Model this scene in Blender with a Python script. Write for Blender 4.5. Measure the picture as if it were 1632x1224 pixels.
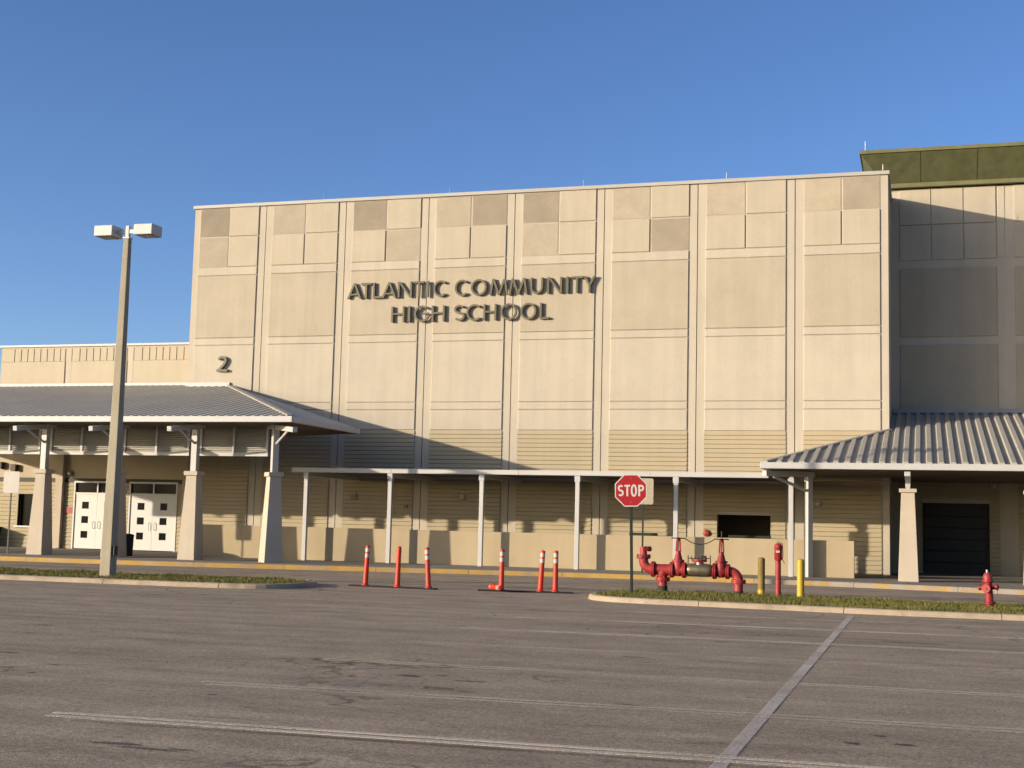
import bpy, bmesh, math, random
import numpy as np
from mathutils import Vector, Matrix

random.seed(7)
RNG = np.random.default_rng(11)
S = bpy.context.scene
for o in list(bpy.data.objects):
    bpy.data.objects.remove(o)
COL = S.collection

# ------------------------------------------------------------------ camera
cam_data = bpy.data.cameras.new('camera')
cam_data.sensor_width = 36.0
cam_data.lens = 2150.0 / 1632.0 * 36.0
cam_data.clip_end = 3000.0
cam = bpy.data.objects.new('camera', cam_data)
COL.objects.link(cam)
PITCH, ROLL, YAW = 0.103544, 0.023978, -0.296863
fwd = Vector((math.sin(YAW) * math.cos(PITCH), math.cos(YAW) * math.cos(PITCH), math.sin(PITCH)))
right = Vector((math.cos(YAW), -math.sin(YAW), 0.0))
up = right.cross(fwd)
r2 = right * math.cos(ROLL) + up * math.sin(ROLL)
u2 = -right * math.sin(ROLL) + up * math.cos(ROLL)
m = Matrix(((r2.x, u2.x, -fwd.x, 15.4506), (r2.y, u2.y, -fwd.y, -50.3577), (r2.z, u2.z, -fwd.z, 1.65), (0, 0, 0, 1)))
cam.matrix_world = m
S.camera = cam

# ------------------------------------------------------------------ sky and sun
SUN_DIR = Vector((1.21, 1.0, -0.288)).normalized()          # the way the light travels
SUN_ELEV = math.asin(-SUN_DIR.z)
SUN_AZ = math.atan2(-SUN_DIR.x, -SUN_DIR.y)                 # compass bearing of the sun from +Y towards +X
world = bpy.data.worlds.new('World')
S.world = world
world.use_nodes = True
wn, wl = world.node_tree.nodes, world.node_tree.links
for n in list(wn):
    wn.remove(n)
sky = wn.new('ShaderNodeTexSky')
sky.sky_type = 'NISHITA'
sky.sun_disc = False
sky.sun_elevation = SUN_ELEV
sky.sun_rotation = SUN_AZ
sky.air_density = 0.6
sky.dust_density = 1.2
sky.ozone_density = 1.7
bg = wn.new('ShaderNodeBackground')
bg.inputs['Strength'].default_value = 0.148
wout = wn.new('ShaderNodeOutputWorld')
hs = wn.new('ShaderNodeHueSaturation')
hs.inputs['Saturation'].default_value = 1.16
hs.inputs['Hue'].default_value = 0.509
wl.new(sky.outputs[0], hs.inputs['Color'])
wl.new(hs.outputs[0], bg.inputs['Color'])
wl.new(bg.outputs[0], wout.inputs['Surface'])

sun_data = bpy.data.lights.new('sun', 'SUN')
sun_data.energy = 4.4
sun_data.angle = math.radians(0.55)
sun_data.color = (1.0, 0.865, 0.675)
sun = bpy.data.objects.new('sun', sun_data)
COL.objects.link(sun)
sun.rotation_euler = SUN_DIR.to_track_quat('-Z', 'Y').to_euler()
sun.location = (-40, -40, 30)

S.view_settings.view_transform = 'Standard'
S.view_settings.look = 'None'
S.view_settings.gamma = 1.0
S.view_settings.use_curve_mapping = False
S.view_settings.exposure = 0.6
S.render.engine = 'CYCLES'

# ------------------------------------------------------------------ materials
MATS = {}


def mat(name, base, rough=0.8, var=0.10, scale=1.2, fine=0.06, fscale=60.0, bump=0.15, bscale=90.0,
        metal=0.0, streak=0.0, spec=0.35, dirt=None, dirt_amt=0.0, dirt_scale=0.6, dirt_lo=0.48):
    if name in MATS:
        return MATS[name]
    base = tuple(c * 0.62 for c in base)
    dirt = tuple(c * 0.62 for c in dirt) if dirt else None
    mt = bpy.data.materials.new(name)
    mt.use_nodes = True
    N, L = mt.node_tree.nodes, mt.node_tree.links
    bs = N['Principled BSDF']
    geo = N.new('ShaderNodeNewGeometry')
    pos = geo.outputs['Position']

    def noise(sc, det=4.0, stretch=None):
        n = N.new('ShaderNodeTexNoise')
        n.inputs['Scale'].default_value = sc
        n.inputs['Detail'].default_value = det
        n.inputs['Roughness'].default_value = 0.6
        if stretch:
            mp = N.new('ShaderNodeMapping')
            mp.inputs['Scale'].default_value = stretch
            L.new(pos, mp.inputs['Vector'])
            L.new(mp.outputs[0], n.inputs['Vector'])
        else:
            L.new(pos, n.inputs['Vector'])
        return n.outputs['Fac']

    def mul(colsock, fac, lo, hi):
        mr = N.new('ShaderNodeMapRange')
        mr.inputs['From Min'].default_value = 0.3
        mr.inputs['From Max'].default_value = 0.7
        mr.inputs['To Min'].default_value = lo
        mr.inputs['To Max'].default_value = hi
        L.new(fac, mr.inputs['Value'])
        vm = N.new('ShaderNodeVectorMath')
        vm.operation = 'SCALE'
        L.new(colsock, vm.inputs[0])
        L.new(mr.outputs[0], vm.inputs['Scale'])
        return vm.outputs[0]

    rgb = N.new('ShaderNodeRGB')
    rgb.outputs[0].default_value = (*base, 1)
    c = rgb.outputs[0]
    if dirt and dirt_amt > 0:
        mr = N.new('ShaderNodeMapRange')
        mr.inputs['From Min'].default_value = dirt_lo
        mr.inputs['From Max'].default_value = dirt_lo + 0.2
        mr.inputs['To Max'].default_value = dirt_amt
        L.new(noise(dirt_scale, 6.0), mr.inputs['Value'])
        mx = N.new('ShaderNodeMix')
        mx.data_type = 'RGBA'
        mx.inputs[7].default_value = (*dirt, 1)
        L.new(mr.outputs[0], mx.inputs[0])
        L.new(c, mx.inputs[6])
        c = mx.outputs[2]
    if var:
        c = mul(c, noise(scale), 1 - var, 1 + var)
    if streak:
        c = mul(c, noise(1.0, 3.0, (2.6, 2.6, 0.13)), 1 - streak, 1 + streak * 0.6)
    if fine:
        c = mul(c, noise(fscale, 2.0), 1 - fine, 1 + fine)
    L.new(c, bs.inputs['Base Color'])
    bs.inputs['Roughness'].default_value = rough
    bs.inputs['Metallic'].default_value = metal
    bs.inputs['Specular IOR Level'].default_value = spec
    if bump:
        b = N.new('ShaderNodeBump')
        b.inputs['Strength'].default_value = bump
        b.inputs['Distance'].default_value = 0.01
        L.new(noise(bscale, 3.0), b.inputs['Height'])
        L.new(b.outputs[0], bs.inputs['Normal'])
    MATS[name] = mt
    return mt


M_CELL = mat('cream_concrete', (0.65, 0.56, 0.425), 0.85, 0.05, 0.8, 0.05, 30, 0.25, 60, streak=0.05)
M_BIG = mat('beige_concrete', (0.61, 0.52, 0.39), 0.85, 0.06, 0.7, 0.06, 30, 0.25, 60, streak=0.06)
M_LIGHT = mat('pale_concrete', (0.68, 0.595, 0.47), 0.85, 0.05, 0.7, 0.05, 30, 0.25, 60, streak=0.06)
M_RIB = mat('tan_ribbed_concrete', (0.70, 0.60, 0.46), 0.9, 0.08, 1.5, 0.08, 30, 0.3, 60)
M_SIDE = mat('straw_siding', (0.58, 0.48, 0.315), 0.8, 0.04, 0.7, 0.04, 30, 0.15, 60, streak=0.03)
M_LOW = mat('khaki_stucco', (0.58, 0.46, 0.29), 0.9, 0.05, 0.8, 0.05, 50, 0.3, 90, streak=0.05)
M_COLUMN = mat('peach_stucco', (0.69, 0.585, 0.46), 0.9, 0.05, 1.0, 0.06, 50, 0.4, 90, streak=0.05)
M_WING = mat('cream_wing_wall', (0.68, 0.575, 0.42), 0.85, 0.04, 0.7, 0.05, 30, 0.2, 60, streak=0.03)
M_WHITE = mat('white_painted_metal', (0.66, 0.64, 0.61), 0.45, 0.04, 1.5, 0.02, 60, 0.04, 40, spec=0.4)
M_WDOOR = mat('white_door_paint', (0.82, 0.80, 0.76), 0.5, 0.03, 1.5, 0.02, 60, 0.04, 40)
M_COPING = mat('coping_metal', (0.60, 0.56, 0.50), 0.5, 0.05, 0.5, 0.03, 40, 0.05, 20)
M_ROOF = mat('grey_metal_roofing', (0.82, 0.755, 0.63), 0.75, 0.08, 0.5, 0.04, 40, 0.05, 20, spec=0.15)
M_ROOFGREY = mat('slate_grey_metal_roofing', (0.54, 0.50, 0.42), 0.7, 0.08, 0.5, 0.04, 40, 0.05, 20, spec=0.15)
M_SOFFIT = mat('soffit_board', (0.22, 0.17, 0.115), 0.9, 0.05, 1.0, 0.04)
M_LOUVRE = mat('louvre_metal', (0.68, 0.64, 0.56), 0.5, 0.04, 1.0, 0.03)
M_LETTER = mat('olive_bronze_letter', (0.165, 0.148, 0.085), 0.5, 0.08, 3.0, 0.04)
M_GREEN = mat('olive_green_cornice', (0.185, 0.19, 0.085), 0.75, 0.08, 1.2, 0.06, 30, 0.1, 30, streak=0.2, dirt=(0.14, 0.12, 0.06), dirt_amt=0.35, dirt_scale=1.1)
M_GREENEDGE = mat('olive_green_trim', (0.22, 0.21, 0.095), 0.65, 0.1, 1.2, 0.05, 30, 0.1, 30, streak=0.15)
M_DARK = mat('dark_void', (0.015, 0.013, 0.012), 0.7, 0.1, 2.0, 0.0)
M_GLASS = mat('dark_glass', (0.012, 0.013, 0.015), 0.15, 0.0, 1.0, 0.0, bump=0.0, spec=0.06)
M_ROLLDOOR = mat('charcoal_door', (0.035, 0.036, 0.038), 0.6, 0.1, 1.5, 0.05)
M_BAND = mat('dark_green_band', (0.035, 0.035, 0.02), 0.6, 0.1, 2.0, 0.04)
M_YELLOW = mat('yellow_kerb_paint', (0.60, 0.37, 0.09), 0.8, 0.12, 2.0, 0.10, 40, 0.3, 50, dirt=(0.42, 0.34, 0.25), dirt_amt=0.75, dirt_scale=1.3)
M_YELLOWWORN = mat('worn_yellow_kerb_paint', (0.52, 0.33, 0.10), 0.85, 0.12, 2.0, 0.08, 40, 0.3, 50, dirt=(0.42, 0.36, 0.29), dirt_amt=1.0, dirt_scale=1.7, dirt_lo=0.36)
M_CONC = mat('pavement_concrete', (0.36, 0.32, 0.27), 0.9, 0.10, 0.8, 0.08, 50, 0.3, 70)
M_KERB = mat('kerb_concrete', (0.56, 0.44, 0.31), 0.9, 0.10, 1.5, 0.10, 40, 0.4, 60, dirt=(0.24, 0.20, 0.15), dirt_amt=0.55, dirt_scale=1.6)
M_POLE = mat('pole_concrete', (0.47, 0.41, 0.30), 0.9, 0.08, 1.2, 0.10, 50, 0.4, 80, streak=0.08)
M_RED = mat('red_enamel', (0.43, 0.032, 0.034), 0.5, 0.20, 4.0, 0.06, 40, 0.12, 30, dirt=(0.50, 0.12, 0.10), dirt_amt=0.55, dirt_scale=3.0)
M_REDDARK = mat('red_enamel_worn', (0.34, 0.018, 0.02), 0.5, 0.25, 5.0, 0.06, 40, 0.15, 30, dirt=(0.10, 0.03, 0.02), dirt_amt=0.6, dirt_scale=5.0)
M_ORANGE = mat('orange_plastic', (0.78, 0.055, 0.02), 0.4, 0.06, 4.0, 0.03, bump=0.05)
M_REFL = mat('white_reflective_band', (0.62, 0.58, 0.54), 0.4, 0.12, 12.0, 0.05, bump=0.0)
M_RUBBER = mat('black_rubber', (0.025, 0.022, 0.02), 0.8, 0.2, 5.0, 0.05)
M_BOLLARD = mat('yellow_enamel', (0.72, 0.46, 0.035), 0.45, 0.08, 3.0, 0.04)
M_BRONZE = mat('tarnished_bronze', (0.26, 0.22, 0.15), 0.42, 0.2, 5.0, 0.05, metal=0.6)
M_STEEL = mat('galvanised_steel', (0.42, 0.41, 0.39), 0.4, 0.1, 5.0, 0.04, metal=0.8)
M_BLACKSTEEL = mat('dark_green_post', (0.022, 0.028, 0.022), 0.5, 0.15, 5.0, 0.04)
M_BITUMEN = mat('black_pipe_coating', (0.05, 0.042, 0.03), 0.8, 0.2, 6.0, 0.05)
M_SIGNRED = mat('sign_red', (0.46, 0.008, 0.012), 0.4, 0.05, 3.0, 0.0, bump=0.0)
M_SIGNWHITE = mat('sign_white', (0.72, 0.68, 0.63), 0.4, 0.04, 3.0, 0.0, bump=0.0)
M_SIGNCREAM = mat('sign_cream', (0.52, 0.44, 0.32), 0.5, 0.06, 3.0, 0.03, bump=0.0)
M_SIGNTEXT = mat('faded_sign_print', (0.36, 0.30, 0.22), 0.6, 0.1, 3.0, 0.0, bump=0.0)
M_GLOBE = mat('frosted_lamp_globe', (0.62, 0.56, 0.47), 0.4, 0.04, 3.0, 0.0, bump=0.0)
M_BENCH = mat('dark_green_bench', (0.025, 0.035, 0.02), 0.5, 0.1, 3.0, 0.0)
M_LENS = mat('lamp_lens', (0.10, 0.095, 0.08), 0.25, 0.1, 8.0, 0.0)
M_SEAL = mat('crack_sealant', (0.07, 0.06, 0.055), 0.8, 0.25, 3.0, 0.1)
M_SOIL = mat('soil_and_thatch', (0.16, 0.125, 0.06), 0.95, 0.25, 2.5, 0.2, 30)


def asphalt():
    mt = bpy.data.materials.new('weathered_asphalt')
    mt.use_nodes = True
    N, L = mt.node_tree.nodes, mt.node_tree.links
    bs = N['Principled BSDF']
    pos = N.new('ShaderNodeNewGeometry').outputs['Position']

    def noise(sc, det, stretch=(1, 1, 1), rough=0.6, off=0.0):
        mp = N.new('ShaderNodeMapping')
        mp.inputs['Scale'].default_value = stretch
        mp.inputs['Location'].default_value = (off, off * 1.7, 0)
        L.new(pos, mp.inputs['Vector'])
        n = N.new('ShaderNodeTexNoise')
        n.inputs['Scale'].default_value = sc
        n.inputs['Detail'].default_value = det
        n.inputs['Roughness'].default_value = rough
        L.new(mp.outputs[0], n.inputs['Vector'])
        return n.outputs['Fac']

    def ramp(f, a, b, lo, hi):
        mr = N.new('ShaderNodeMapRange')
        mr.inputs['From Min'].default_value = a
        mr.inputs['From Max'].default_value = b
        mr.inputs['To Min'].default_value = lo
        mr.inputs['To Max'].default_value = hi
        L.new(f, mr.inputs['Value'])
        return mr.outputs[0]

    def scale(c, f):
        vm = N.new('ShaderNodeVectorMath')
        vm.operation = 'SCALE'
        L.new(c, vm.inputs[0])
        L.new(f, vm.inputs['Scale'])
        return vm.outputs[0]

    def mix(f, a, b):
        mx = N.new('ShaderNodeMix')
        mx.data_type = 'RGBA'
        L.new(f, mx.inputs[0])
        L.new(a, mx.inputs[6])
        if isinstance(b, tuple):
            mx.inputs[7].default_value = (*b, 1)
        else:
            L.new(b, mx.inputs[7])
        return mx.outputs[2]

    rgb = N.new('ShaderNodeRGB')
    rgb.outputs[0].default_value = (0.345, 0.272, 0.192, 1)
    c = rgb.outputs[0]
    c = mix(ramp(noise(0.5, 6, (0.35, 1.0, 1), off=3.0), 0.42, 0.66, 0.0, 0.55), c, (0.385, 0.308, 0.215))
    c = mix(ramp(noise(0.35, 5, (0.25, 1.6, 1), off=9.0), 0.52, 0.72, 0.0, 0.7), c, (0.245, 0.190, 0.135))
    c = scale(c, ramp(noise(1.0, 4, (0.06, 1.6, 1)), 0.3, 0.7, 0.86, 1.12))       # laying streaks along the lot
    c = scale(c, ramp(noise(1.6, 5, (0.6, 1, 1), off=31.0), 0.3, 0.7, 0.82, 1.16))
    c = scale(c, ramp(noise(75.0, 2, rough=0.7), 0.3, 0.7, 0.58, 1.42))            # aggregate
    c = scale(c, ramp(noise(28.0, 3, rough=0.7, off=5.0), 0.3, 0.7, 0.62, 1.38))
    c = scale(c, ramp(noise(11.0, 4, rough=0.7, off=15.0), 0.3, 0.7, 0.80, 1.20))
    # oil drips: sparse dark blots
    blot = ramp(noise(1.9, 3, (0.55, 1.5, 1), off=21.0), 0.655, 0.73, 0.0, 0.8)
    c = mix(blot, c, (0.060, 0.045, 0.038))
    # fine branching cracks
    wob = N.new('ShaderNodeVectorMath')
    wob.operation = 'ADD'
    nz_ = N.new('ShaderNodeTexNoise')
    nz_.inputs['Scale'].default_value = 1.3
    nz_.inputs['Detail'].default_value = 5.0
    L.new(pos, nz_.inputs['Vector'])
    L.new(pos, wob.inputs[0])
    L.new(nz_.outputs['Color'], wob.inputs[1])
    vc = N.new('ShaderNodeTexVoronoi')
    vc.feature = 'DISTANCE_TO_EDGE'
    vc.inputs['Scale'].default_value = 0.22
    L.new(wob.outputs[0], vc.inputs['Vector'])
    line = ramp(vc.outputs['Distance'], 0.0015, 0.006, 1.0, 0.0)
    gate = ramp(noise(0.12, 3, off=47.0), 0.48, 0.58, 0.0, 0.75)
    mm = N.new('ShaderNodeMath')
    mm.operation = 'MULTIPLY'
    L.new(line, mm.inputs[0])
    L.new(gate, mm.inputs[1])
    c = mix(mm.outputs[0], c, (0.075, 0.058, 0.047))
    # pale aggregate flecks
    vo = N.new('ShaderNodeTexVoronoi')
    vo.inputs['Scale'].default_value = 38.0
    L.new(pos, vo.inputs['Vector'])
    c = mix(ramp(vo.outputs['Distance'], 0.0, 0.16, 0.55, 0.0), c, (0.50, 0.44, 0.38))
    L.new(c, bs.inputs['Base Color'])
    bs.inputs['Roughness'].default_value = 0.95
    bs.inputs['Specular IOR Level'].default_value = 0.06
    b = N.new('ShaderNodeBump')
    b.inputs['Strength'].default_value = 0.55
    b.inputs['Distance'].default_value = 0.012
    L.new(noise(60.0, 3, rough=0.7), b.inputs['Height'])
    L.new(b.outputs[0], bs.inputs['Normal'])
    return mt


def worn_paint(name, base, cover):
    """paint that has partly worn away: opaque flecks over the asphalt below"""
    mt = bpy.data.materials.new(name)
    mt.use_nodes = True
    N, L = mt.node_tree.nodes, mt.node_tree.links
    bs = N['Principled BSDF']
    pos = N.new('ShaderNodeNewGeometry').outputs['Position']
    bs.inputs['Base Color'].default_value = (*base, 1)
    bs.inputs['Roughness'].default_value = 0.8
    n1 = N.new('ShaderNodeTexNoise')
    n1.inputs['Scale'].default_value = 70.0
    n1.inputs['Detail'].default_value = 4.0
    L.new(pos, n1.inputs['Vector'])
    n2 = N.new('ShaderNodeTexNoise')
    n2.inputs['Scale'].default_value = 0.9
    n2.inputs['Detail'].default_value = 3.0
    L.new(pos, n2.inputs['Vector'])
    ad = N.new('ShaderNodeMath')
    ad.operation = 'ADD'
    L.new(n1.outputs['Fac'], ad.inputs[0])
    L.new(n2.outputs['Fac'], ad.inputs[1])
    mr = N.new('ShaderNodeMapRange')
    mr.inputs['From Min'].default_value = 1.05 - cover * 0.6
    mr.inputs['From Max'].default_value = 1.50 - cover * 0.6
    mr.inputs['To Max'].default_value = min(1.0, cover * 1.15)
    L.new(ad.outputs[0], mr.inputs['Value'])
    L.new(mr.outputs[0], bs.inputs['Alpha'])
    return mt


M_ASPHALT = asphalt()
M_PAINT = worn_paint('worn_white_line_paint', (0.68, 0.59, 0.49), 0.60)
M_FADED = worn_paint('faded_white_line_paint', (0.50, 0.43, 0.36), 0.46)
M_GHOST = worn_paint('faded_grey_line_paint', (0.46, 0.39, 0.32), 0.38)
M_BLACKOUT = worn_paint('blackout_line_paint', (0.16, 0.12, 0.10), 0.42)

# ------------------------------------------------------------------ geometry helpers: every shape is (verts, faces)


def box(x0, x1, y0, y1, z0, z1):
    v = [(x0, y0, z0), (x1, y0, z0), (x1, y1, z0), (x0, y1, z0), (x0, y0, z1), (x1, y0, z1), (x1, y1, z1), (x0, y1, z1)]
    f = [(0, 3, 2, 1), (4, 5, 6, 7), (0, 1, 5, 4), (1, 2, 6, 5), (2, 3, 7, 6), (3, 0, 4, 7)]
    return v, f


def join(*gs):
    V, F = [], []
    for v, f in gs:
        o = len(V)
        V += [tuple(p) for p in v]
        F += [tuple(i + o for i in q) for q in f]
    return V, F


def shift(g, dx, dy, dz):
    return [(a + dx, b + dy, c + dz) for a, b, c in g[0]], g[1]


def xform(g, mtx):
    return [tuple(mtx @ Vector(p)) for p in g[0]], g[1]


def prism(poly, z0, z1):
    n = len(poly)
    v = [(x, y, z0) for x, y in poly] + [(x, y, z1) for x, y in poly]
    f = [tuple(range(n))[::-1], tuple(range(n, 2 * n))]
    f += [(i, (i + 1) % n, n + (i + 1) % n, n + i) for i in range(n)]
    return v, f


def poly_y(poly, y0, y1):
    """polygon in x,z extruded from y0 to y1"""
    n = len(poly)
    v = [(x, y0, z) for x, z in poly] + [(x, y1, z) for x, z in poly]
    f = [tuple(range(n)), tuple(range(n, 2 * n))[::-1]]
    f += [(i, n + i, n + (i + 1) % n, (i + 1) % n) for i in range(n)]
    return v, f


def block(w, h, d, c):
    """panel with chamfered front edges, front towards -y"""
    v = [(0, 0, 0), (w, 0, 0), (w, 0, h), (0, 0, h)]
    v += [(0, -d + c, 0), (w, -d + c, 0), (w, -d + c, h), (0, -d + c, h)]
    v += [(c, -d, c), (w - c, -d, c), (w - c, -d, h - c), (c, -d, h - c)]
    f = [(8, 9, 10, 11)]
    for a in (0, 4):
        for i in range(4):
            j = (i + 1) % 4
            f.append((a + i, a + j, a + 4 + j, a + 4 + i))
    return v, f


def hull8(b, t):
    """solid between two quads"""
    v = list(b) + list(t)
    f = [(0, 3, 2, 1), (4, 5, 6, 7)] + [(i, (i + 1) % 4, 4 + (i + 1) % 4, 4 + i) for i in range(4)]
    return v, f


def taper(s0, s1, z0, z1):
    a, b = s0 / 2, s1 / 2
    return hull8([(-a, -a, z0), (a, -a, z0), (a, a, z0), (-a, a, z0)], [(-b, -b, z1), (b, -b, z1), (b, b, z1), (-b, b, z1)])


def frame_of(d):
    d = Vector(d).normalized()
    a = Vector((0, 0, 1)) if abs(d.z) < 0.9 else Vector((1, 0, 0))
    u = d.cross(a).normalized()
    return u, d.cross(u).normalized()


def tube(path, r, n=12, caps=True):
    P = [Vector(p) for p in path]
    rs = r if isinstance(r, (list, tuple)) else [r] * len(P)
    V, F = [], []
    for i, p in enumerate(P):
        d = (P[min(i + 1, len(P) - 1)] - P[max(i - 1, 0)])
        u, w = frame_of(d)
        if i:                                   # keep the frame from flipping
            u = (pu - d.normalized() * pu.dot(d.normalized())).normalized()
            w = d.normalized().cross(u)
        pu = u
        for k in range(n):
            a = 2 * math.pi * k / n
            V.append(tuple(p + (u * math.cos(a) + w * math.sin(a)) * rs[i]))
    for i in range(len(P) - 1):
        for k in range(n):
            F.append((i * n + k, i * n + (k + 1) % n, (i + 1) * n + (k + 1) % n, (i + 1) * n + k))
    if caps:
        F.append(tuple(range(n))[::-1])
        F.append(tuple(range((len(P) - 1) * n, len(P) * n)))
    return V, F


def lathe(prof, n=20, axis='z'):
    V, F = [], []
    for r, z in prof:
        for k in range(n):
            a = 2 * math.pi * k / n
            V.append((r * math.cos(a), r * math.sin(a), z))
    for i in range(len(prof) - 1):
        for k in range(n):
            F.append((i * n + k, i * n + (k + 1) % n, (i + 1) * n + (k + 1) % n, (i + 1) * n + k))
    F.append(tuple(range(n))[::-1])
    F.append(tuple(range((len(prof) - 1) * n, len(prof) * n)))
    if axis == 'x':
        V = [(z, x, y) for x, y, z in V]
    if axis == 'y':
        V = [(x, z, y) for x, y, z in V]
    return V, F


def bar(p0, p1, w, h):
    """rectangular bar between two points, w across, h in the upright sense"""
    p0, p1 = Vector(p0), Vector(p1)
    d = (p1 - p0).normalized()
    s = d.cross(Vector((0, 0, 1)))
    s = s.normalized() if s.length > 1e-4 else Vector((1, 0, 0))
    t = s.cross(d).normalized()
    q = lambda p: [tuple(p - s * w / 2 - t * h / 2), tuple(p + s * w / 2 - t * h / 2), tuple(p + s * w / 2 + t * h / 2), tuple(p - s * w / 2 + t * h / 2)]
    return hull8(q(p0), q(p1))


CACHE = {}


def mesh_of(name, g, material, smooth=False, bevel=0.0, key=None):
    if key is not None and key in CACHE:
        return CACHE[key]
    me = bpy.data.meshes.new(name)
    me.from_pydata([tuple(p) for p in g[0]], [], [tuple(q) for q in g[1]])
    bm = bmesh.new()
    bm.from_mesh(me)
    bmesh.ops.recalc_face_normals(bm, faces=bm.faces)
    if bevel:
        es = [e for e in bm.edges if len(e.link_faces) == 2 and e.calc_face_angle(0) > 0.6]
        bmesh.ops.bevel(bm, geom=es, offset=bevel, segments=2, affect='EDGES', profile=0.5, clamp_overlap=True)
    bm.to_mesh(me)
    bm.free()
    if smooth:
        for p in me.polygons:
            p.use_smooth = True
        try:
            me.set_sharp_from_angle(angle=math.radians(38))
        except Exception:
            pass
    me.materials.append(material)
    if key is not None:
        CACHE[key] = me
    return me


def obj(name, g, material, parent=None, loc=(0, 0, 0), rot=(0, 0, 0), smooth=False, bevel=0.0, key=None):
    o = bpy.data.objects.new(name, mesh_of(name, g, material, smooth, bevel, key))
    COL.objects.link(o)
    o.location = loc
    o.rotation_euler = rot
    if parent:
        o.parent = parent
    return o


def empty(name, loc=(0, 0, 0), rot=(0, 0, 0), parent=None):
    o = bpy.data.objects.new(name, None)
    COL.objects.link(o)
    o.location = loc
    o.rotation_euler = rot
    o.empty_display_size = 0.2
    if parent:
        o.parent = parent
    return o


def tag(o, label=None, cat=None, group=None, kind=None):
    if label:
        o['label'] = label
    if cat:
        o['category'] = cat
    if group:
        o['group'] = group
    if kind:
        o['kind'] = kind
    return o


def chaikin(pts, n=2):
    for _ in range(n):
        q = [pts[0]]
        for a, b in zip(pts, pts[1:]):
            q += [(a[0] * .75 + b[0] * .25, a[1] * .75 + b[1] * .25), (a[0] * .25 + b[0] * .75, a[1] * .25 + b[1] * .75)]
        pts = q + [pts[-1]]
    return pts


def resample(pts, a, b):
    """part of a polyline between arc lengths a and b"""
    out, s = [], 0.0
    for p, q in zip(pts, pts[1:]):
        L = math.hypot(q[0] - p[0], q[1] - p[1])
        if L < 1e-6:
            continue
        for t in (a, b):
            if s <= t < s + L:
                k = (t - s) / L
                out.append((t, p[0] + (q[0] - p[0]) * k, p[1] + (q[1] - p[1]) * k))
        if a < s + L < b:
            out.append((s + L, q[0], q[1]))
        s += L
    out.sort()
    return [(x, y) for _, x, y in out]


def plen(pts):
    return sum(math.hypot(q[0] - p[0], q[1] - p[1]) for p, q in zip(pts, pts[1:]))


def sweep(pts, prof, side=1):
    """profile of (offset to the left of travel * side, z) swept along a plan polyline"""
    V, F = [], []
    n = len(prof)
    for i, p in enumerate(pts):
        a, b = pts[max(i - 1, 0)], pts[min(i + 1, len(pts) - 1)]
        d = Vector((b[0] - a[0], b[1] - a[1])).normalized()
        nx, ny = -d.y * side, d.x * side
        for u, z in prof:
            V.append((p[0] + nx * u, p[1] + ny * u, z))
    for i in range(len(pts) - 1):
        for k in range(n):
            F.append((i * n + k, i * n + (k + 1) % n, (i + 1) * n + (k + 1) % n, (i + 1) * n + k))
    F.append(tuple(range(n)))
    F.append(tuple(range((len(pts) - 1) * n, len(pts) * n)))
    return V, F


# ================================================================== THE SETTING
ground = tag(obj('ground', ([(-900, -900, -0.06), (900, -900, -0.06), (900, 900, -0.06), (-900, 900, -0.06)], [(0, 1, 2, 3)]), M_SOIL),
             'flat open ground around the school', kind='structure')
lot = obj('parking_lot', box(-90, 90, -110, 6, -0.05, 0.0), M_ASPHALT)
tag(lot, 'grey weathered asphalt parking lot and drive', kind='structure')


def strip(pts, w, z, material, name, label=None):
    """painted or poured strip lying on the lot"""
    g = sweep(pts, [(-w / 2, z - 0.003), (w / 2, z - 0.003), (w / 2, z), (-w / 2, z)])
    o = obj(name, g, material, lot)
    if label:
        o['label'] = label
    return o


strip([(14.07, -22.25), (14.07, -48.0)], 0.115, 0.005, M_PAINT, 'parking_line', 'white painted line running straight from the grass island')
for k, (y, c) in enumerate(((-40.6, 2), (-38.15, 1), (-35.45, 1), (-32.75, 0), (-30.0, 1), (-27.1, 1), (-24.4, 0))):
    for dy in (-0.085, 0.085):
        strip([(8.65 + random.uniform(-.15, .1), y + dy), (11.3, y + dy + .10), (14.0, y + dy + 0.2), (20.5, y + dy + .35)], 0.075, 0.009 + 0.001 * k, M_PAINT if c == 2 else (M_FADED if c else M_GHOST), 'stall_line')
    if c == 2:
        strip([(8.9, y - .2), (14.0, y), (20.5, y + .15)], 0.09, 0.0045, M_BLACKOUT, 'blacked_out_line')
strip([(-24.0, -30.9), (-2.6, -30.6)], 0.09, 0.006, M_GHOST, 'stall_line')
strip([(9.25, -35.9), (9.75, -36.6), (9.95, -37.95)], 0.16, 0.0045, M_GHOST, 'faded_arrow_line')
strip([(4.4, -19.3), (6.6, -19.5), (8.1, -19.6)], 0.3, 0.0045, M_GHOST, 'faded_stop_line')
for y, x0, x1 in ((-14.1, -12, 22), (-16.6, 0.9, 8.4)):
    pts = [(x0 + (x1 - x0) * i / 24, y + 0.14 * math.sin(i * 1.1) + random.uniform(-.04, .04) + i * .035) for i in range(25)]
    strip(pts, 0.05, 0.006, M_SEAL, 'sealed_crack')

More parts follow.
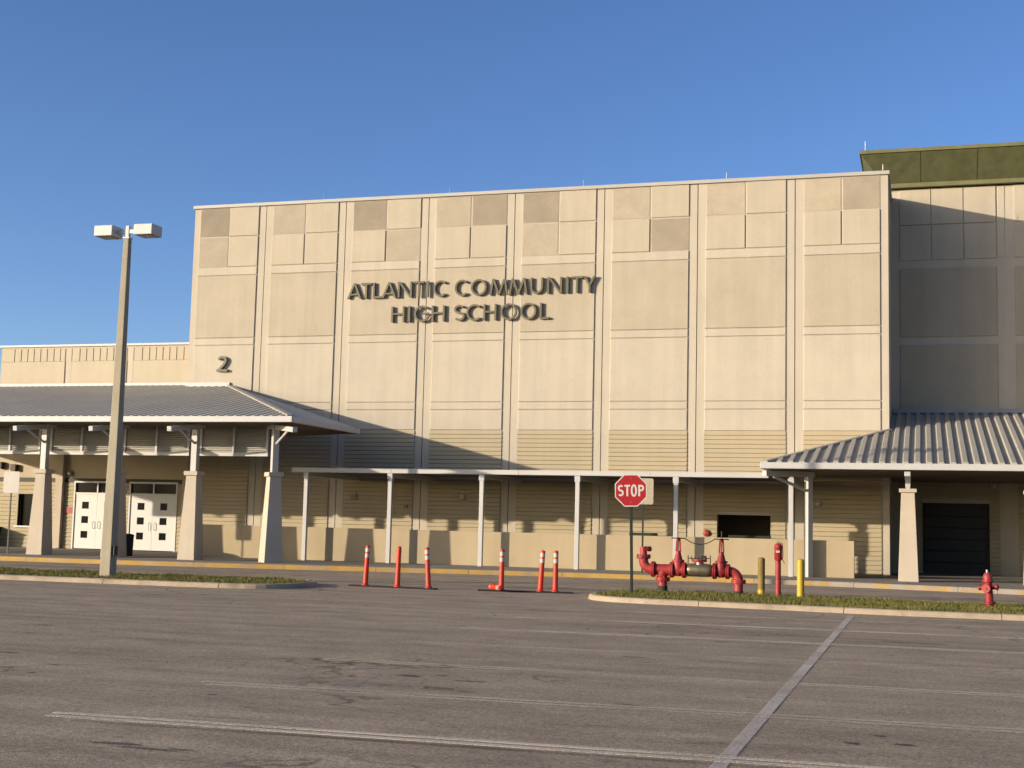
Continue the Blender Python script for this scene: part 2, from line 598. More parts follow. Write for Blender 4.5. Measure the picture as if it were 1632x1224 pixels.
M_OIL = worn_paint('oil_spot', (0.055, 0.042, 0.036), 0.62)
for ox, oy, orx, ory in ((9.85, -41.62, .22, .05), (10.15, -41.72, .30, .045), (10.4, -41.66, .12, .03), (10.15, -36.55, .16, .08), (10.45, -36.35, .10, .05), (10.9, -36.7, .22, .06), (14.9, -39.2, .07, .06), (15.3, -39.1, .10, .05),
                         (15.1, -38.7, .06, .05), (15.35, -28.7, .55, .09), (9.1, -38.9, .06, .04), (6.6, -38.2, .05, .05), (3.0, -33.0, .16, .06), (11.9, -33.2, .2, .07), (12.6, -30.2, .14, .06), (5.0, -36.6, .3, .05), (8.2, -29.5, .2, .08)):
    pts = []
    for k in range(14):
        a = 2 * math.pi * k / 14
        q = random.uniform(.65, 1.2)
        pts.append((ox + orx * q * math.cos(a), oy + ory * q * math.sin(a)))
    obj('oil_spot', ([(p[0], p[1], 0.0038) for p in pts], [tuple(range(14))]), M_OIL, lot)

# pavement by the school: kerb stones and slabs follow the drive's edge
KERB = chaikin([(-32, -11.3), (-14.7, -11.0), (-8.1, -10.6), (-2.5, -9.25), (2.7, -8.15), (5.5, -7.75), (11.1, -7.6), (14.2, -8.15), (18.2, -9.2), (24, -10.4), (36, -11.0)], 2)


def kerb_y(x):
    for p, q in zip(KERB, KERB[1:]):
        if p[0] <= x <= q[0]:
            return p[1] + (q[1] - p[1]) * (x - p[0]) / (q[0] - p[0])
    return KERB[-1][1]


pave = obj('sidewalk', prism([(p[0], p[1] + 0.2) for p in KERB] + [(36, 9.0), (-32, 9.0)], -0.04, 0.128), M_CONC)
tag(pave, 'pale concrete pavement along the school front', kind='structure')
x = -30.0
while x < 34:
    x1 = x + 3.0
    g = prism([(x + .008, kerb_y(x) + 0.19), (x1 - .008, kerb_y(x1) + 0.19), (x1 - .008, -4.5), (x + .008, -4.5)], 0.05, 0.150)
    obj('paving_slab', g, M_CONC, pave)
    obj('paving_slab', prism([(x + .008, -4.484), (x1 - .008, -4.484), (x1 - .008, 4.1 if x > 14 else -0.06), (x + .008, 4.1 if x > 14 else -0.06)], 0.05, 0.150), M_CONC, pave)
    x = x1
KPROF = [(0.0, -0.03), (0.004, 0.09), (0.012, 0.125), (0.035, 0.148), (0.18, 0.152), (0.18, -0.03)]
kerb = empty('kerb', (0, 0, 0))
tag(kerb, 'yellow painted kerb along the school pavement', kind='structure')
Lk, s = plen(KERB), 0.0
while s < Lk - 0.2:
    e = min(s + 3.05, Lk - 0.01)
    pts = resample(KERB, s + 0.006, e - 0.006)
    if len(pts) > 1:
        xm = pts[0][0]
        obj('kerb_stone', sweep(pts, KPROF, 1), M_YELLOW if xm < 7.5 else M_YELLOWWORN, kerb)
    s = e


def island(name, outline, label, gx, glabel, seed):
    """grassed island: kerb stones round a soil bed, blades of grass on it"""
    rng = np.random.default_rng(seed)
    isl = obj(name, prism([(p[0], p[1]) for p in inset(outline, 0.12)], -0.03, 0.085), M_SOIL)
    tag(isl, label, kind='structure')
    prof = [(0.0, -0.03), (0.01, 0.06), (0.03, 0.095), (0.06, 0.112), (0.17, 0.118), (0.17, -0.03)]
    s, L = 0.0, plen(outline)
    while s < L - 0.3:
        e = min(s + 3.05, L - 0.005)
        pts = resample(outline, s + 0.008, e - 0.008)
        if len(pts) > 1:
            obj('kerb_stone', sweep(pts, prof, 1), M_KERB, isl)
        s = e
    # grass
    inner = inset(outline, 0.15)
    poly = np.array(inner)
    x0, x1 = gx
    y0, y1 = poly[:, 1].min(), poly[:, 1].max()
    n = int((x1 - x0) * (y1 - y0) * 900)
    px = rng.uniform(x0, x1, n)
    py = rng.uniform(y0, y1, n)
    ins = np.zeros(n, bool)
    j = len(poly) - 1
    for i in range(len(poly)):
        xi, yi = poly[i]
        xj, yj = poly[j]
        c = ((yi > py) != (yj > py)) & (px < (xj - xi) * (py - yi) / (yj - yi + 1e-12) + xi)
        ins ^= c
        j = i
    px, py = px[ins], py[ins]
    # thin, bare patches
    dens = np.sin(px * 1.7 + 1.3 * np.sin(py * 2.1)) + np.sin(px * 0.63 + py * 3.0) + rng.uniform(-1.2, 1.2, len(px))
    k = dens > -1.7
    px, py = px[k], py[k]
    n = len(px)
    h = rng.uniform(0.03, 0.085, n) * (1 + 0.35 * np.sin(px * 2.3) * np.sin(py * 3.1))
    a = rng.uniform(0, 2 * np.pi, n)
    w = rng.uniform(0.006, 0.014, n)
    lean = rng.uniform(0.0, 0.06, n)
    la = rng.uniform(0, 2 * np.pi, n)
    v = np.zeros((n, 3, 3))
    v[:, 0] = np.stack([px - np.cos(a) * w, py - np.sin(a) * w, np.full(n, 0.08)], 1)
    v[:, 1] = np.stack([px + np.cos(a) * w, py + np.sin(a) * w, np.full(n, 0.08)], 1)
    v[:, 2] = np.stack([px + np.cos(la) * lean, py + np.sin(la) * lean, 0.085 + h], 1)
    me = bpy.data.meshes.new('grass')
    me.vertices.add(3 * n)
    me.vertices.foreach_set('co', v.reshape(-1))
    me.loops.add(3 * n)
    me.loops.foreach_set('vertex_index', np.arange(3 * n, dtype=np.int32))
    me.polygons.add(n)
    me.polygons.foreach_set('loop_start', np.arange(0, 3 * n, 3, dtype=np.int32))
    me.update()
    me.validate()
    me.materials.append(M_GRASS)
    g = bpy.data.objects.new('grass', me)
    COL.objects.link(g)
    tag(g, glabel, 'grass', kind='stuff')
    return isl


def inset(pts, d):
    out = []
    for i, p in enumerate(pts):
        a, b = pts[max(i - 1, 0)], pts[min(i + 1, len(pts) - 1)]
        v = Vector((b[0] - a[0], b[1] - a[1])).normalized()
        out.append((p[0] - v.y * d, p[1] + v.x * d))
    return out


def grass_mat():
    mt = bpy.data.materials.new('tired_lawn_grass')
    mt.use_nodes = True
    N, L = mt.node_tree.nodes, mt.node_tree.links
    bs = N['Principled BSDF']
    pos = N.new('ShaderNodeNewGeometry').outputs['Position']

    def noise(sc, det):
        n = N.new('ShaderNodeTexNoise')
        n.inputs['Scale'].default_value = sc
        n.inputs['Detail'].default_value = det
        L.new(pos, n.inputs['Vector'])
        return n.outputs['Fac']
    rp = N.new('ShaderNodeValToRGB')
    e = rp.color_ramp.elements
    e[0].position, e[0].color = 0.36, (0.075, 0.085, 0.018, 1)
    e[1].position, e[1].color = 0.66, (0.19, 0.145, 0.05, 1)
    m2 = e.new(0.5)
    m2.color = (0.12, 0.115, 0.028, 1)
    ad = N.new('ShaderNodeMix')
    ad.data_type = 'FLOAT'
    ad.inputs[0].default_value = 0.45
    L.new(noise(1.1, 5), ad.inputs[2])
    L.new(noise(24.0, 2), ad.inputs[3])
    L.new(ad.outputs[0], rp.inputs[0])
    L.new(rp.outputs[0], bs.inputs['Base Color'])
    bs.inputs['Roughness'].default_value = 0.7
    bs.inputs['Specular IOR Level'].default_value = 0.2
    return mt


M_GRASS = grass_mat()
ISL1 = [(-40, -22.0), (-20, -22.0), (-6, -21.95)] + chaikin([(-1.4, -21.9), (0.2, -21.75), (0.95, -21.2), (1.12, -20.2), (1.0, -19.1), (0.35, -18.35), (-0.8, -18.15)], 2) + [(-12, -18.2), (-40, -18.2)]
island('traffic_island', ISL1, 'kerbed grass island under the lamp pole', (-24, 1.2), 'patchy green grass strip around the lamp pole', 3)
ISL2 = [(45, -21.6), (30, -21.6), (15, -21.7)][::-1]
ISL2 = [(45, -17.6), (20, -17.5), (14.5, -17.0)] + chaikin([(11.5, -16.7), (9.5, -16.75), (8.5, -17.3), (8.0, -18.5), (8.0, -19.8), (8.45, -20.8), (9.4, -21.2), (11.0, -21.35)], 2) + [(15, -21.75), (30, -21.6), (45, -21.6)]
island('traffic_island', ISL2, 'kerbed grass island holding the fire pipework', (7.9, 24), 'patchy olive grass around the red fire pipework', 5)
obj('pole_pad', lathe([(0.55, 0.06), (0.55, 0.094), (0.5, 0.1)], 20), M_KERB, None, (-4.25, -20.4, 0)).parent = bpy.data.objects['traffic_island']

# ================================================================== MAIN BUILDING
W = 3.65
XL, XR = -14.34, 14.30
school = empty('school_building', (0, 0, 0))
tag(school, 'tall cream concrete school hall with panelled facade', 'building')
PR = 0.046          # how far panels stand proud
ZTOP = 14.76
OPEN = (8.13, 10.09, 1.20, 2.19)
# body behind the facade slabs
obj('wall', join(box(XL, XR - .02, 0.31, 0.6, 0.0, 1.15), box(XL, OPEN[0] - .1, 0.31, 0.6, 1.15, 2.25), box(OPEN[1] + .1, XR - .02, 0.31, 0.6, 1.15, 2.25),
                 box(XL, XR - .02, 0.31, 0.6, 2.25, 14.5), box(XL, XL + 0.3, 0.6, 30, 0, 14.6), box(XR - 0.3, XR, 0.6, 30, 0, 14.6),
                 box(XL, XR, 29.7, 30, 0, 14.6), box(XL + .3, XR - .3, 0.6, 29.7, 14.2, 14.4)), M_LIGHT, school)
obj('serving_hatch', join(box(OPEN[0] - .3, OPEN[1] + .3, 2.4, 2.5, .9, 2.5), box(OPEN[0] - .3, OPEN[1] + .3, .6, 2.4, .9, 1.0), box(OPEN[0] - .3, OPEN[1] + .3, .6, 2.4, 2.4, 2.5),
                          box(OPEN[0] - .4, OPEN[0] - .3, .6, 2.4, .9, 2.5), box(OPEN[1] + .3, OPEN[1] + .4, .6, 2.4, .9, 2.5)), mat('hatch_interior', (0.20, 0.14, 0.09), 0.9), school)
edges = [XL] + [(i - 4) * W for i in range(1, 8)] + [XR]
RIBBED = {0: ('tl', 'bl'), 1: ('tl',), 2: ('tl', 'br'), 3: ('tl', 'tr'), 4: ('tl', 'bl'), 5: ('tl', 'br'), 6: ('tl',), 7: ('tl', 'tr')}
ribdir = 0
DARKRIB = {(0, 'tl'), (2, 'tl'), (3, 'tr'), (4, 'tl'), (5, 'br'), (7, 'tr')}


def ribbed(w, h, sgn, pitch=0.05, depth=0.030):
    """square panel covered with diagonal ribs"""
    gs = [block(w, h, 0.012, 0.004)]
    c = -h if sgn > 0 else 0.0
    c += 0.02
    top = w if sgn > 0 else w + h
    while c < top:
        # line: x - sgn*z = c  -> x = c + sgn*z
        zs = []
        if sgn > 0:
            za, zb = max(0.0, -c), min(h, w - c)
        else:
            za, zb = max(0.0, c - w), min(h, c)
        if zb - za > 0.05:
            a = Vector((c + sgn * za, 0, za))
            b = Vector((c + sgn * zb, 0, zb))
            d = (b - a).normalized()
            t = Vector((d.z, 0, -d.x)) * (pitch * 0.30)
            a += d * 0.03
            b -= d * 0.03
            y0, y1 = -0.011, -depth
            v = [(a - t), (a + t), (a + t * .45), (a - t * .45), (b - t), (b + t), (b + t * .45), (b - t * .45)]
            ys = [y0, y0, y1, y1] * 2
            vv = [(p.x, yy, p.z) for p, yy in zip(v, ys)]
            gs.append((vv, [(0, 1, 2, 3), (4, 7, 6, 5), (1, 5, 6, 2), (2, 6, 7, 3), (3, 7, 4, 0)]))
        c += pitch * 1.414 if True else 0
    return join(*gs)


def siding_rows(parent, segs_of, z0, z1, material, y=0.0, rowh=0.168):
    """lapped boards, each its own object"""
    n = int(round((z1 - z0) / rowh))
    rh = (z1 - z0) / n
    for k in range(n):
        zb = z0 + k * rh
        for (a, b) in segs_of(zb, zb + rh):
            w = b - a
            if w < 0.03:
                continue
            g = [(0, 0, 0.0), (w, 0, 0.0), (w, 0, rh), (0, 0, rh), (0, -0.050, 0.016), (w, -0.050, 0.016), (w, -0.022, rh), (0, -0.022, rh)]
            f = [(4, 5, 6, 7), (0, 1, 5, 4), (3, 7, 6, 2), (0, 4, 7, 3), (1, 2, 6, 5)]
            obj('siding_board', (g, f), material, parent, (a, y, zb), key=('sid', round(w, 3), round(rh, 4), material.name))


for i in range(8):
    a, b = edges[i], edges[i + 1]
    pl = 0.27 if i == 0 else 0.32
    pr_ = 0.28 if i == 7 else 0.32
    # bay slab: a real slab with a joint beside the next
    ga, gb = a + (0.0 if i == 0 else 0.016), b - (0.0 if i == 7 else 0.016)
    if a < OPEN[0] < b:
        slab = join(box(ga, gb, 0.0, 0.3, 0.0, OPEN[2]), box(ga, OPEN[0], 0, 0.3, OPEN[2], OPEN[3]), box(OPEN[1], gb, 0, .3, OPEN[2], OPEN[3]), box(ga, gb, 0, .3, OPEN[3], ZTOP))
    else:
        slab = box(ga, gb, 0.0, 0.3, 0.0, ZTOP)
    bay = obj('facade_bay', slab, M_LIGHT, school)
    xa, xb = a + pl, b - pr_
    w = xb - xa
    cw = (w - 0.035) / 2
    for tagc, cx, cz, ch in (('tl', xa, 13.515, ZTOP - 13.515 - 0.005), ('tr', xa + cw + 0.035, 13.515, ZTOP - 13.515 - 0.005), ('bl', xa, 12.20, 1.28), ('br', xa + cw + .035, 12.20, 1.28)):
        if tagc in RIBBED[i]:
            sg = 1 if (i, tagc) in DARKRIB else -1
            ribdir += 1
            obj('ribbed_panel', ribbed(cw, ch, sg), M_RIB, bay, (cx, 0, cz), key=('rib', round(cw, 3), round(ch, 3), sg))
        else:
            obj('smooth_panel', block(cw, ch, PR, 0.022), M_CELL, bay, (cx, 0, cz), key=('cell', round(cw, 3), round(ch, 3)))
    for nm, z0, z1, mt in (('band', 11.84, 12.18, M_LIGHT), ('smooth_panel', 9.17, 11.815, M_BIG), ('band', 8.86, 9.15, M_LIGHT), ('smooth_panel', 6.42, 8.835, M_LIGHT),
                           ('band', 6.115, 6.40, M_LIGHT), ('smooth_panel', 5.31, 6.095, M_LIGHT)):
        obj(nm, block(w, z1 - z0, PR, 0.022), mt, bay, (xa, 0, z0), key=(nm, round(w, 3), z0))

    def segs(zb, zt, xa=xa, xb=xb):
        if xa < OPEN[0] < xb and zb < OPEN[3] - .02 and zt > OPEN[2] + .02:
            return [(xa, OPEN[0]), (OPEN[1], xb)]
        return [(xa, xb)]
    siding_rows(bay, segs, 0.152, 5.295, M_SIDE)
obj('coping', box(XL - 0.06, XR + 0.06, -0.09, 0.42, ZTOP + 0.002, ZTOP + 0.14), M_COPING, school, bevel=0.012)
obj('coping', join(box(XR - 0.36, XR + 0.06, 0.425, 30.0, ZTOP + 0.002, ZTOP + 0.14), box(XR - 0.3, XR, 0.425, 30, 14.5, ZTOP)), M_COPING, school)
obj('coping', join(box(XL - 0.06, XL + 0.36, 0.425, 30.0, ZTOP + 0.002, ZTOP + 0.14), box(XL, XL + .3, 0.425, 30, 14.5, ZTOP)), M_COPING, school)
for rx in (-13.93, -8.4, -2.82, 2.76, 8.37, 14.12):
    obj('lightning_rod', tube([(rx, 0.1, ZTOP + .1), (rx, 0.1, ZTOP + .42)], 0.011, 6), M_STEEL, school)

# ------------------------------------------------------------------ lettering
T = 0.08


def stroke(pts, t, y0, y1, closed=False):
    n = len(pts)
    V, F = [], []
    for i, p in enumerate(pts):
        if closed:
            a, b = pts[i - 1], pts[(i + 1) % n]
        else:
            a, b = pts[max(i - 1, 0)], pts[min(i + 1, n - 1)]
        d = Vector((b[0] - a[0], b[1] - a[1])).normalized()
        nx, nz = -d.y * t / 2, d.x * t / 2
        V += [(p[0] + nx, y0, p[1] + nz), (p[0] - nx, y0, p[1] - nz), (p[0] - nx, y1, p[1] - nz), (p[0] + nx, y1, p[1] + nz)]
    m_ = n if closed else n - 1
    for i in range(m_):
        j = (i + 1) % n
        for k in range(4):
            F.append((i * 4 + k, i * 4 + (k + 1) % 4, j * 4 + (k + 1) % 4, j * 4 + k))
    if not closed:
        F += [(0, 1, 2, 3), ((n - 1) * 4 + 3, (n - 1) * 4 + 2, (n - 1) * 4 + 1, (n - 1) * 4)]
    return V, F


def arc(cx, cz, rx, rz, a0, a1, n=20):
    return [(cx + rx * math.cos(math.radians(a0 + (a1 - a0) * i / n)), cz + rz * math.sin(math.radians(a0 + (a1 - a0) * i / n))) for i in range(n + 1)]


def letter(ch, w, h, t, yf, yb):
    """solid letter in x,z: polygons ('P') and smooth strokes ('S'), each a hair deeper than the last"""
    R = lambda x0, z0, x1, z1: ('P', [(x0, z0), (x1, z0), (x1, z1), (x0, z1)])
    d = t * 1.15
    if ch == 'A':
        q = [('P', [(0, 0), (d, 0), (w * .5 + d * .45, h), (w * .5 - d * .45, h)]), ('P', [(w - d, 0), (w, 0), (w * .5 + d * .45, h), (w * .5 - d * .45, h)]), R(w * .22, h * .22, w * .78, h * .22 + t * .8)]
    elif ch == 'T':
        q = [R(0, h - t, w, h), R(w / 2 - t / 2, 0, w / 2 + t / 2, h - t * .5)]
    elif ch == 'L':
        q = [R(0, 0, t, h), R(t * .5, 0, w, t)]
    elif ch == 'I':
        q = [R(0, 0, w, h)]
    elif ch == 'H':
        q = [R(0, 0, t, h), R(w - t, 0, w, h), R(t * .5, h * .47, w - t * .5, h * .47 + t * .9)]
    elif ch == 'N':
        q = [R(0, 0, t, h), R(w - t, 0, w, h), ('P', [(0.0, h), (t * 1.25, h), (w, 0), (w - t * 1.25, 0)])]
    elif ch == 'M':
        q = [('P', [(0, 0), (t, 0), (w * .19 + t * .5, h), (w * .19 - t * .5, h)]), ('P', [(w - t, 0), (w, 0), (w * .81 + t * .5, h), (w * .81 - t * .5, h)]),
             ('P', [(w * .19 - t * .5, h), (w * .19 + t * .6, h), (w * .5 + t * .55, 0), (w * .5 - t * .55, 0)]), ('P', [(w * .5 - t * .55, 0), (w * .5 + t * .55, 0), (w * .81 + t * .5, h), (w * .81 - t * .6, h)])]
    elif ch == 'Y':
        q = [('P', [(0, h), (d, h), (w / 2 + d * .5, h * .42), (w / 2 - d * .5, h * .42)]), ('P', [(w - d, h), (w, h), (w / 2 + d * .5, h * .42), (w / 2 - d * .5, h * .42)]), R(w / 2 - t / 2, 0, w / 2 + t / 2, h * .5)]
    elif ch == 'U':
        r = (w - t) / 2
        q = [('S', [(t / 2, h)] + arc(w / 2, r + t / 2, r, r, 180, 360, 16) + [(w - t / 2, h)])]
    elif ch == 'O':
        q = [('C', arc(w / 2, h / 2, w / 2 - t / 2, h / 2 - t / 2 + 0.012, 0, 355, 40))]
    elif ch == 'C':
        q = [('S', arc(w * .56, h / 2, w * .56 - t / 2, h / 2 - t / 2 + 0.012, 48, 312, 30))]
    elif ch == 'G':
        q = [('S', arc(w * .54, h / 2, w * .54 - t / 2, h / 2 - t / 2 + 0.012, 48, 350, 32)), R(w * .55, h * .46, w, h * .46 + t * .85)]
    elif ch == 'S':
        rx, rz = w / 2 - t / 2, h / 4 - t / 4
        up_ = arc(w / 2, h - t / 2 - rz, rx, rz, 35, 250, 16)
        lo = arc(w / 2, t / 2 + rz, rx, rz, 70, -145, 16)
        q = [('S', up_ + lo)]
    elif ch == 'P':
        r = h * .25
        q = [R(0, 0, t, h), ('S', [(t * .5, h - t / 2), (w * .45, h - t / 2)] + arc(w * .5, h * .72, w * .5 - t / 2, h * .28 - t / 2, 80, -80, 12) + [(w * .45, h * .44 + t / 2), (t * .5, h * .44 + t / 2)])]
    elif ch == '2':
        q = [('S', arc(w * .48, h * .71, w * .44 - t / 2, h * .29 - t / 2, 165, -25, 16) + [(w * .62, h * .42), (w * .14, h * .06)]), R(0, 0, w, t)]
    gs = []
    for i, (k, pts) in enumerate(q):
        e = i * 0.0016
        if k == 'P':
            gs.append(poly_y(pts, yf + e, yb - e))
        else:
            gs.append(stroke(pts, t, yf + e, yb - e, closed=(k == 'C')))
    return join(*gs)


def sign_text(root, spans, z, h, t, yf, yb, material):
    for ch, a, b in spans:
        obj('letter', letter(ch, b - a, h, t, yf, yb), material, root, (a - root.location.x, 0, z - root.location.z))


L1 = [('A', -7.05, -6.42), ('T', -6.45, -5.98), ('L', -5.92, -5.54), ('A', -5.53, -4.89), ('N', -4.83, -4.22), ('T', -4.15, -3.69), ('I', -3.6, -3.5), ('C', -3.3, -2.75), ('C', -2.39, -1.84), ('O', -1.71, -1.05), ('M', -0.93, -0.16), ('M', -0.13, 0.64), ('U', 0.75, 1.27), ('N', 1.44, 2.04), ('I', 2.2, 2.3), ('T', 2.39, 2.89), ('Y', 2.9, 3.38)]
L2 = [('H', -5.08, -4.51), ('I', -4.36, -4.26), ('G', -4.09, -3.48), ('H', -3.34, -2.79), ('S', -2.39, -1.94), ('C', -1.87, -1.26), ('H', -1.16, -0.62), ('O', -0.45, 0.22), ('O', 0.37, 1.02), ('L', 1.16, 1.54)]
sgn = empty('lettering_sign', (-1.8, -0.035, 9.65))
tag(sgn, 'olive raised capital letters spelling the school name across the facade', 'sign')
sign_text(sgn, L1, 10.655, 0.645, T, -0.14, -0.045, M_LETTER)
sign_text(sgn, L2, 9.65, 0.645, T, -0.14, -0.045, M_LETTER)
num = empty('number_sign', (-12.88, -0.035, 7.72))
tag(num, 'olive raised numeral 2 above the left porch roof', 'sign')
obj('numeral', letter('2', 0.50, 0.66, 0.10, -0.15, -0.035), M_LETTER, num)

# ------------------------------------------------------------------ small fittings on the main facade


def globe_light(loc, label, r=0.13):
    o = empty('wall_light', loc)
    tag(o, label, 'wall light', 'round lights on the school walls')
    obj('back_plate', lathe([(r * .85, 0.0), (r * .85, -0.03)], 20, 'y'), M_WHITE, o, smooth=True)
    prof = [(r * math.cos(a), -0.03 - r * .75 * math.sin(a)) for a in [math.radians(k) for k in range(0, 91, 15)]]
    prof[-1] = (0.004, prof[-1][1])
    obj('globe', lathe(prof, 20, 'y'), M_GLOBE, o, smooth=True)
    return o


globe_light((-1.85, -0.03, 2.65), 'round frosted light under the low canopy, nearest the fallen orange post')
globe_light((11.8, -0.03, 2.65), 'round frosted light just right of the white corner post')
o = empty('wall_speaker', (-6.5, -0.03, 2.62))
tag(o, 'small square white speaker box on shaded siding', 'speaker')
obj('case', box(-.13, .13, -.08, 0, -.13, .13), M_SIGNCREAM, o, bevel=.01)
obj('grille', lathe([(.085, -.079), (.085, -.09), (.06, -.094)], 20, 'y'), mat('pale_grille', (.38, .33, .27), .7), o)
o = empty('alarm_strobe', (-4.22, -0.03, 2.26))
tag(o, 'small dark red fire alarm strobe on shaded siding', 'alarm')
obj('case', box(-.07, .07, -.06, 0, -.06, .06), M_REDDARK, o, bevel=.01)
obj('lens', box(-.03, .03, -.08, -.058, -.04, .04), M_GLOBE, o, bevel=.006)
o = empty('alarm_bell', (7.74, -0.03, 1.5))
tag(o, 'round red alarm bell beside the dark hatch', 'alarm')
obj('gong', lathe([(0.02, -.11), (.07, -.105), (.115, -.085), (.13, -.05), (.13, -.04)], 22, 'y'), M_RED, o, smooth=True)
obj('mount', box(-.05, .05, -.05, 0, -.05, .05), M_STEEL, o)


def bench(x0, x1, y, label):
    o = empty('bench', ((x0 + x1) / 2, y, 0.15))
    tag(o, label, 'bench', 'dark benches behind the low wall')
    w = (x1 - x0) / 2
    obj('seat', box(-w, w, -.2, .2, .62, .67), M_BENCH, o, bevel=.01)
    obj('backrest', box(-w, w, .2, .25, .95, 1.30), M_BENCH, o, bevel=.01)
    for sx in (-1, 1):
        obj('leg', join(box(sx * w * .8 - .03, sx * w * .8 + .03, -.18, .2, 0, .62), box(sx * w * .8 - .03, sx * w * .8 + .03, .15, .2, .6, 1.2)), M_BENCH, o)


bench(4.9, 5.98, -0.62, 'dark bench top edge showing above the low wall behind the stop sign')
bench(8.62, 10.15, -0.62, 'dark bench top edge showing in front of the serving hatch')

# ================================================================== LEFT WING
WY = 0.5
wing = empty('entrance_wing', (-19.5, WY, 0))
tag(wing, 'lower cream entrance wing with fluted parapet left of the hall', 'building')


def wl_(g):
    return shift(g, 19.5, -WY, 0)


D1, D2 = (-19.83, -17.63), (-17.08, -14.88)
WIN = (-22.72, -21.75, 1.08, 2.47)
ZD = 3.0
obj('wall', wl_(join(box(-27.1, -24.05, WY, WY + .3, 0, 6.9), box(-24.1, WIN[0], WY, WY + .3, 0.0, 8.98), box(WIN[0], WIN[1], WY, WY + .3, 0, WIN[2]), box(WIN[0], WIN[1], WY, WY + .3, WIN[3], 8.98),
                     box(WIN[1], D1[0], WY, WY + .3, 0, 8.98), box(D1[0], D1[1], WY, WY + .3, ZD, 8.98), box(D1[1], D2[0], WY, WY + .3, 0, 8.98), box(D2[0], D2[1], WY, WY + .3, ZD, 8.98),
                     box(D2[1], XL, WY, WY + .3, 0, 8.98), box(-24.1, XL, WY + .3, 25, 8.6, 8.7), box(-24.1, -23.8, WY + .3, 25, 0, 8.98))), M_WING, wing)
obj('coping', wl_(box(-24.2, XL, WY - .08, WY + .4, 8.982, 9.08)), M_WHITE, wing, bevel=.01)
# parapet panels, split where the flutes run
px = [-24.08, -20.72, -17.60, XL - 0.01]
FL = [[-23.39, -23.04, -22.7, -22.37, -22.03, -21.69, -21.34, -21.01], [-20.01, -19.67, -19.32, -18.98, -18.64, -18.3], [-16.87, -16.52, -16.19, -15.86, -15.53, -15.19, -14.84]]
for k in range(3):
    a = px[k] + (0.0 if k == 0 else 0.30)
    b = px[k + 1] - 0.03
    obj('parapet_panel', block(b - a, 8.33 - 7.3, 0.04, 0.012), M_WING, wing, (a + 19.5, 0, 7.3))
    xs = [a] + FL[k] + [b]
    for q, r in zip(xs, xs[1:]):
        obj('parapet_panel', block(r - q - 0.034, 8.90 - 8.335, 0.028, 0.008), M_WING, wing, (q + 0.017 + 19.5, 0, 8.335))
for a in (-20.66, -17.54):
    obj('pilaster', block(0.24, 1.6, 0.03, 0.012), M_LIGHT, wing, (a + 19.5, 0, 7.3))
obj('flashing', wl_(box(-27.5, XL, WY - .16, WY - .001, 7.21, 7.34)), M_WHITE, wing, bevel=.01)
# siding boards under the porch
def wsegs(zb, zt):
    s_ = []
    if zt > WIN[2] - .05 and zb < WIN[3] + .02:
        s_ += [(-26.5, WIN[0] - .09), (WIN[1] + .09, -20.78)]
    else:
        s_ += [(-26.5, -20.78)]
    return [(a + 19.5, b + 19.5) for a, b in s_ + [(-20.38, D1[0] - .09), (D1[1] + .09, D2[0] - .09), (D2[1] + .09, XL)]]


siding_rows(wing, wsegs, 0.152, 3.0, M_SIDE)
obj('pilaster', wl_(box(-20.76, -20.40, WY - .22, WY - .0005, 0.151, 6.8)), M_COLUMN, wing, bevel=.01)
for a, b in ((-27.0, -20.78), (-20.38, -14.4)):
    obj('lintel_band', wl_(box(a, b, WY - .05, WY - .001, 3.01, 3.19)), M_BAND, wing)
wd = obj('window', wl_(join(box(WIN[0] - .08, WIN[0], WY - .06, WY + .12, WIN[2], WIN[3]), box(WIN[1], WIN[1] + .08, WY - .06, WY + .12, WIN[2], WIN[3]), box(WIN[0] - .08, WIN[1] + .08, WY - .06, WY + .12, WIN[3], WIN[3] + .08))), M_SIDE, wing)
obj('pane', wl_(box(WIN[0], WIN[1], WY + .14, WY + .16, WIN[2], WIN[3])), M_GLASS, wd)
obj('sill', wl_(box(WIN[0] - .12, WIN[1] + .12, WY - .14, WY + .12, WIN[2] - .08, WIN[2] - .001)), M_WHITE, wd)


def double_door(x0, x1):
    dr = obj('door', wl_(join(box(x0 - .07, x0, WY - .06, WY + .2, .151, ZD), box(x1, x1 + .07, WY - .06, WY + .2, .151, ZD), box(x0 - .07, x1 + .07, WY - .06, WY + .2, ZD, ZD + .07),
                              box(x0, x1, WY - .04, WY + .18, 2.50, 2.58), box((x0 + x1) / 2 - .03, (x0 + x1) / 2 + .03, WY - .04, WY + .18, 2.58, ZD))), M_WDOOR, wing)
    xm = (x0 + x1) / 2
    for a, b in ((x0, xm - .03), (xm + .03, x1)):
        obj('transom_pane', wl_(box(a, b, WY + .03, WY + .045, 2.58, ZD)), M_GLASS, dr)
    for a, b in ((x0 + .005, xm - .004), (xm + .004, x1 - .005)):
        c = (a + b) / 2 - .03
        gs = [box(a, c - .17, WY - .02, WY + .03, .17, 2.495), box(c + .17, b, WY - .02, WY + .03, .17, 2.495)]
        zs = [.17, .62, .92, 1.26, 1.56, 1.88, 2.18, 2.495]
        for p, q in zip(zs[::2], zs[1::2]):
            gs.append(box(c - .17, c + .17, WY - .02, WY + .03, p, q))
        obj('leaf', wl_(join(*gs)), M_WDOOR, dr)
        for p, q in zip(zs[1:-1:2], zs[2::2]):
            obj('leaf_pane', wl_(box(c - .17, c + .17, WY + .012, WY + .022, p, q)), M_GLASS, dr)
    for sx in (-1, 1):
        hx = xm + sx * .13
        obj('handle', wl_(join(tube([(hx, WY - .02, 1.02), (hx, WY - .09, 1.05), (hx, WY - .09, 1.32), (hx, WY - .02, 1.35)], .012, 8), box(hx - .05, hx + .05, WY - .026, WY - .0195, .93, 1.02))), M_STEEL, dr)


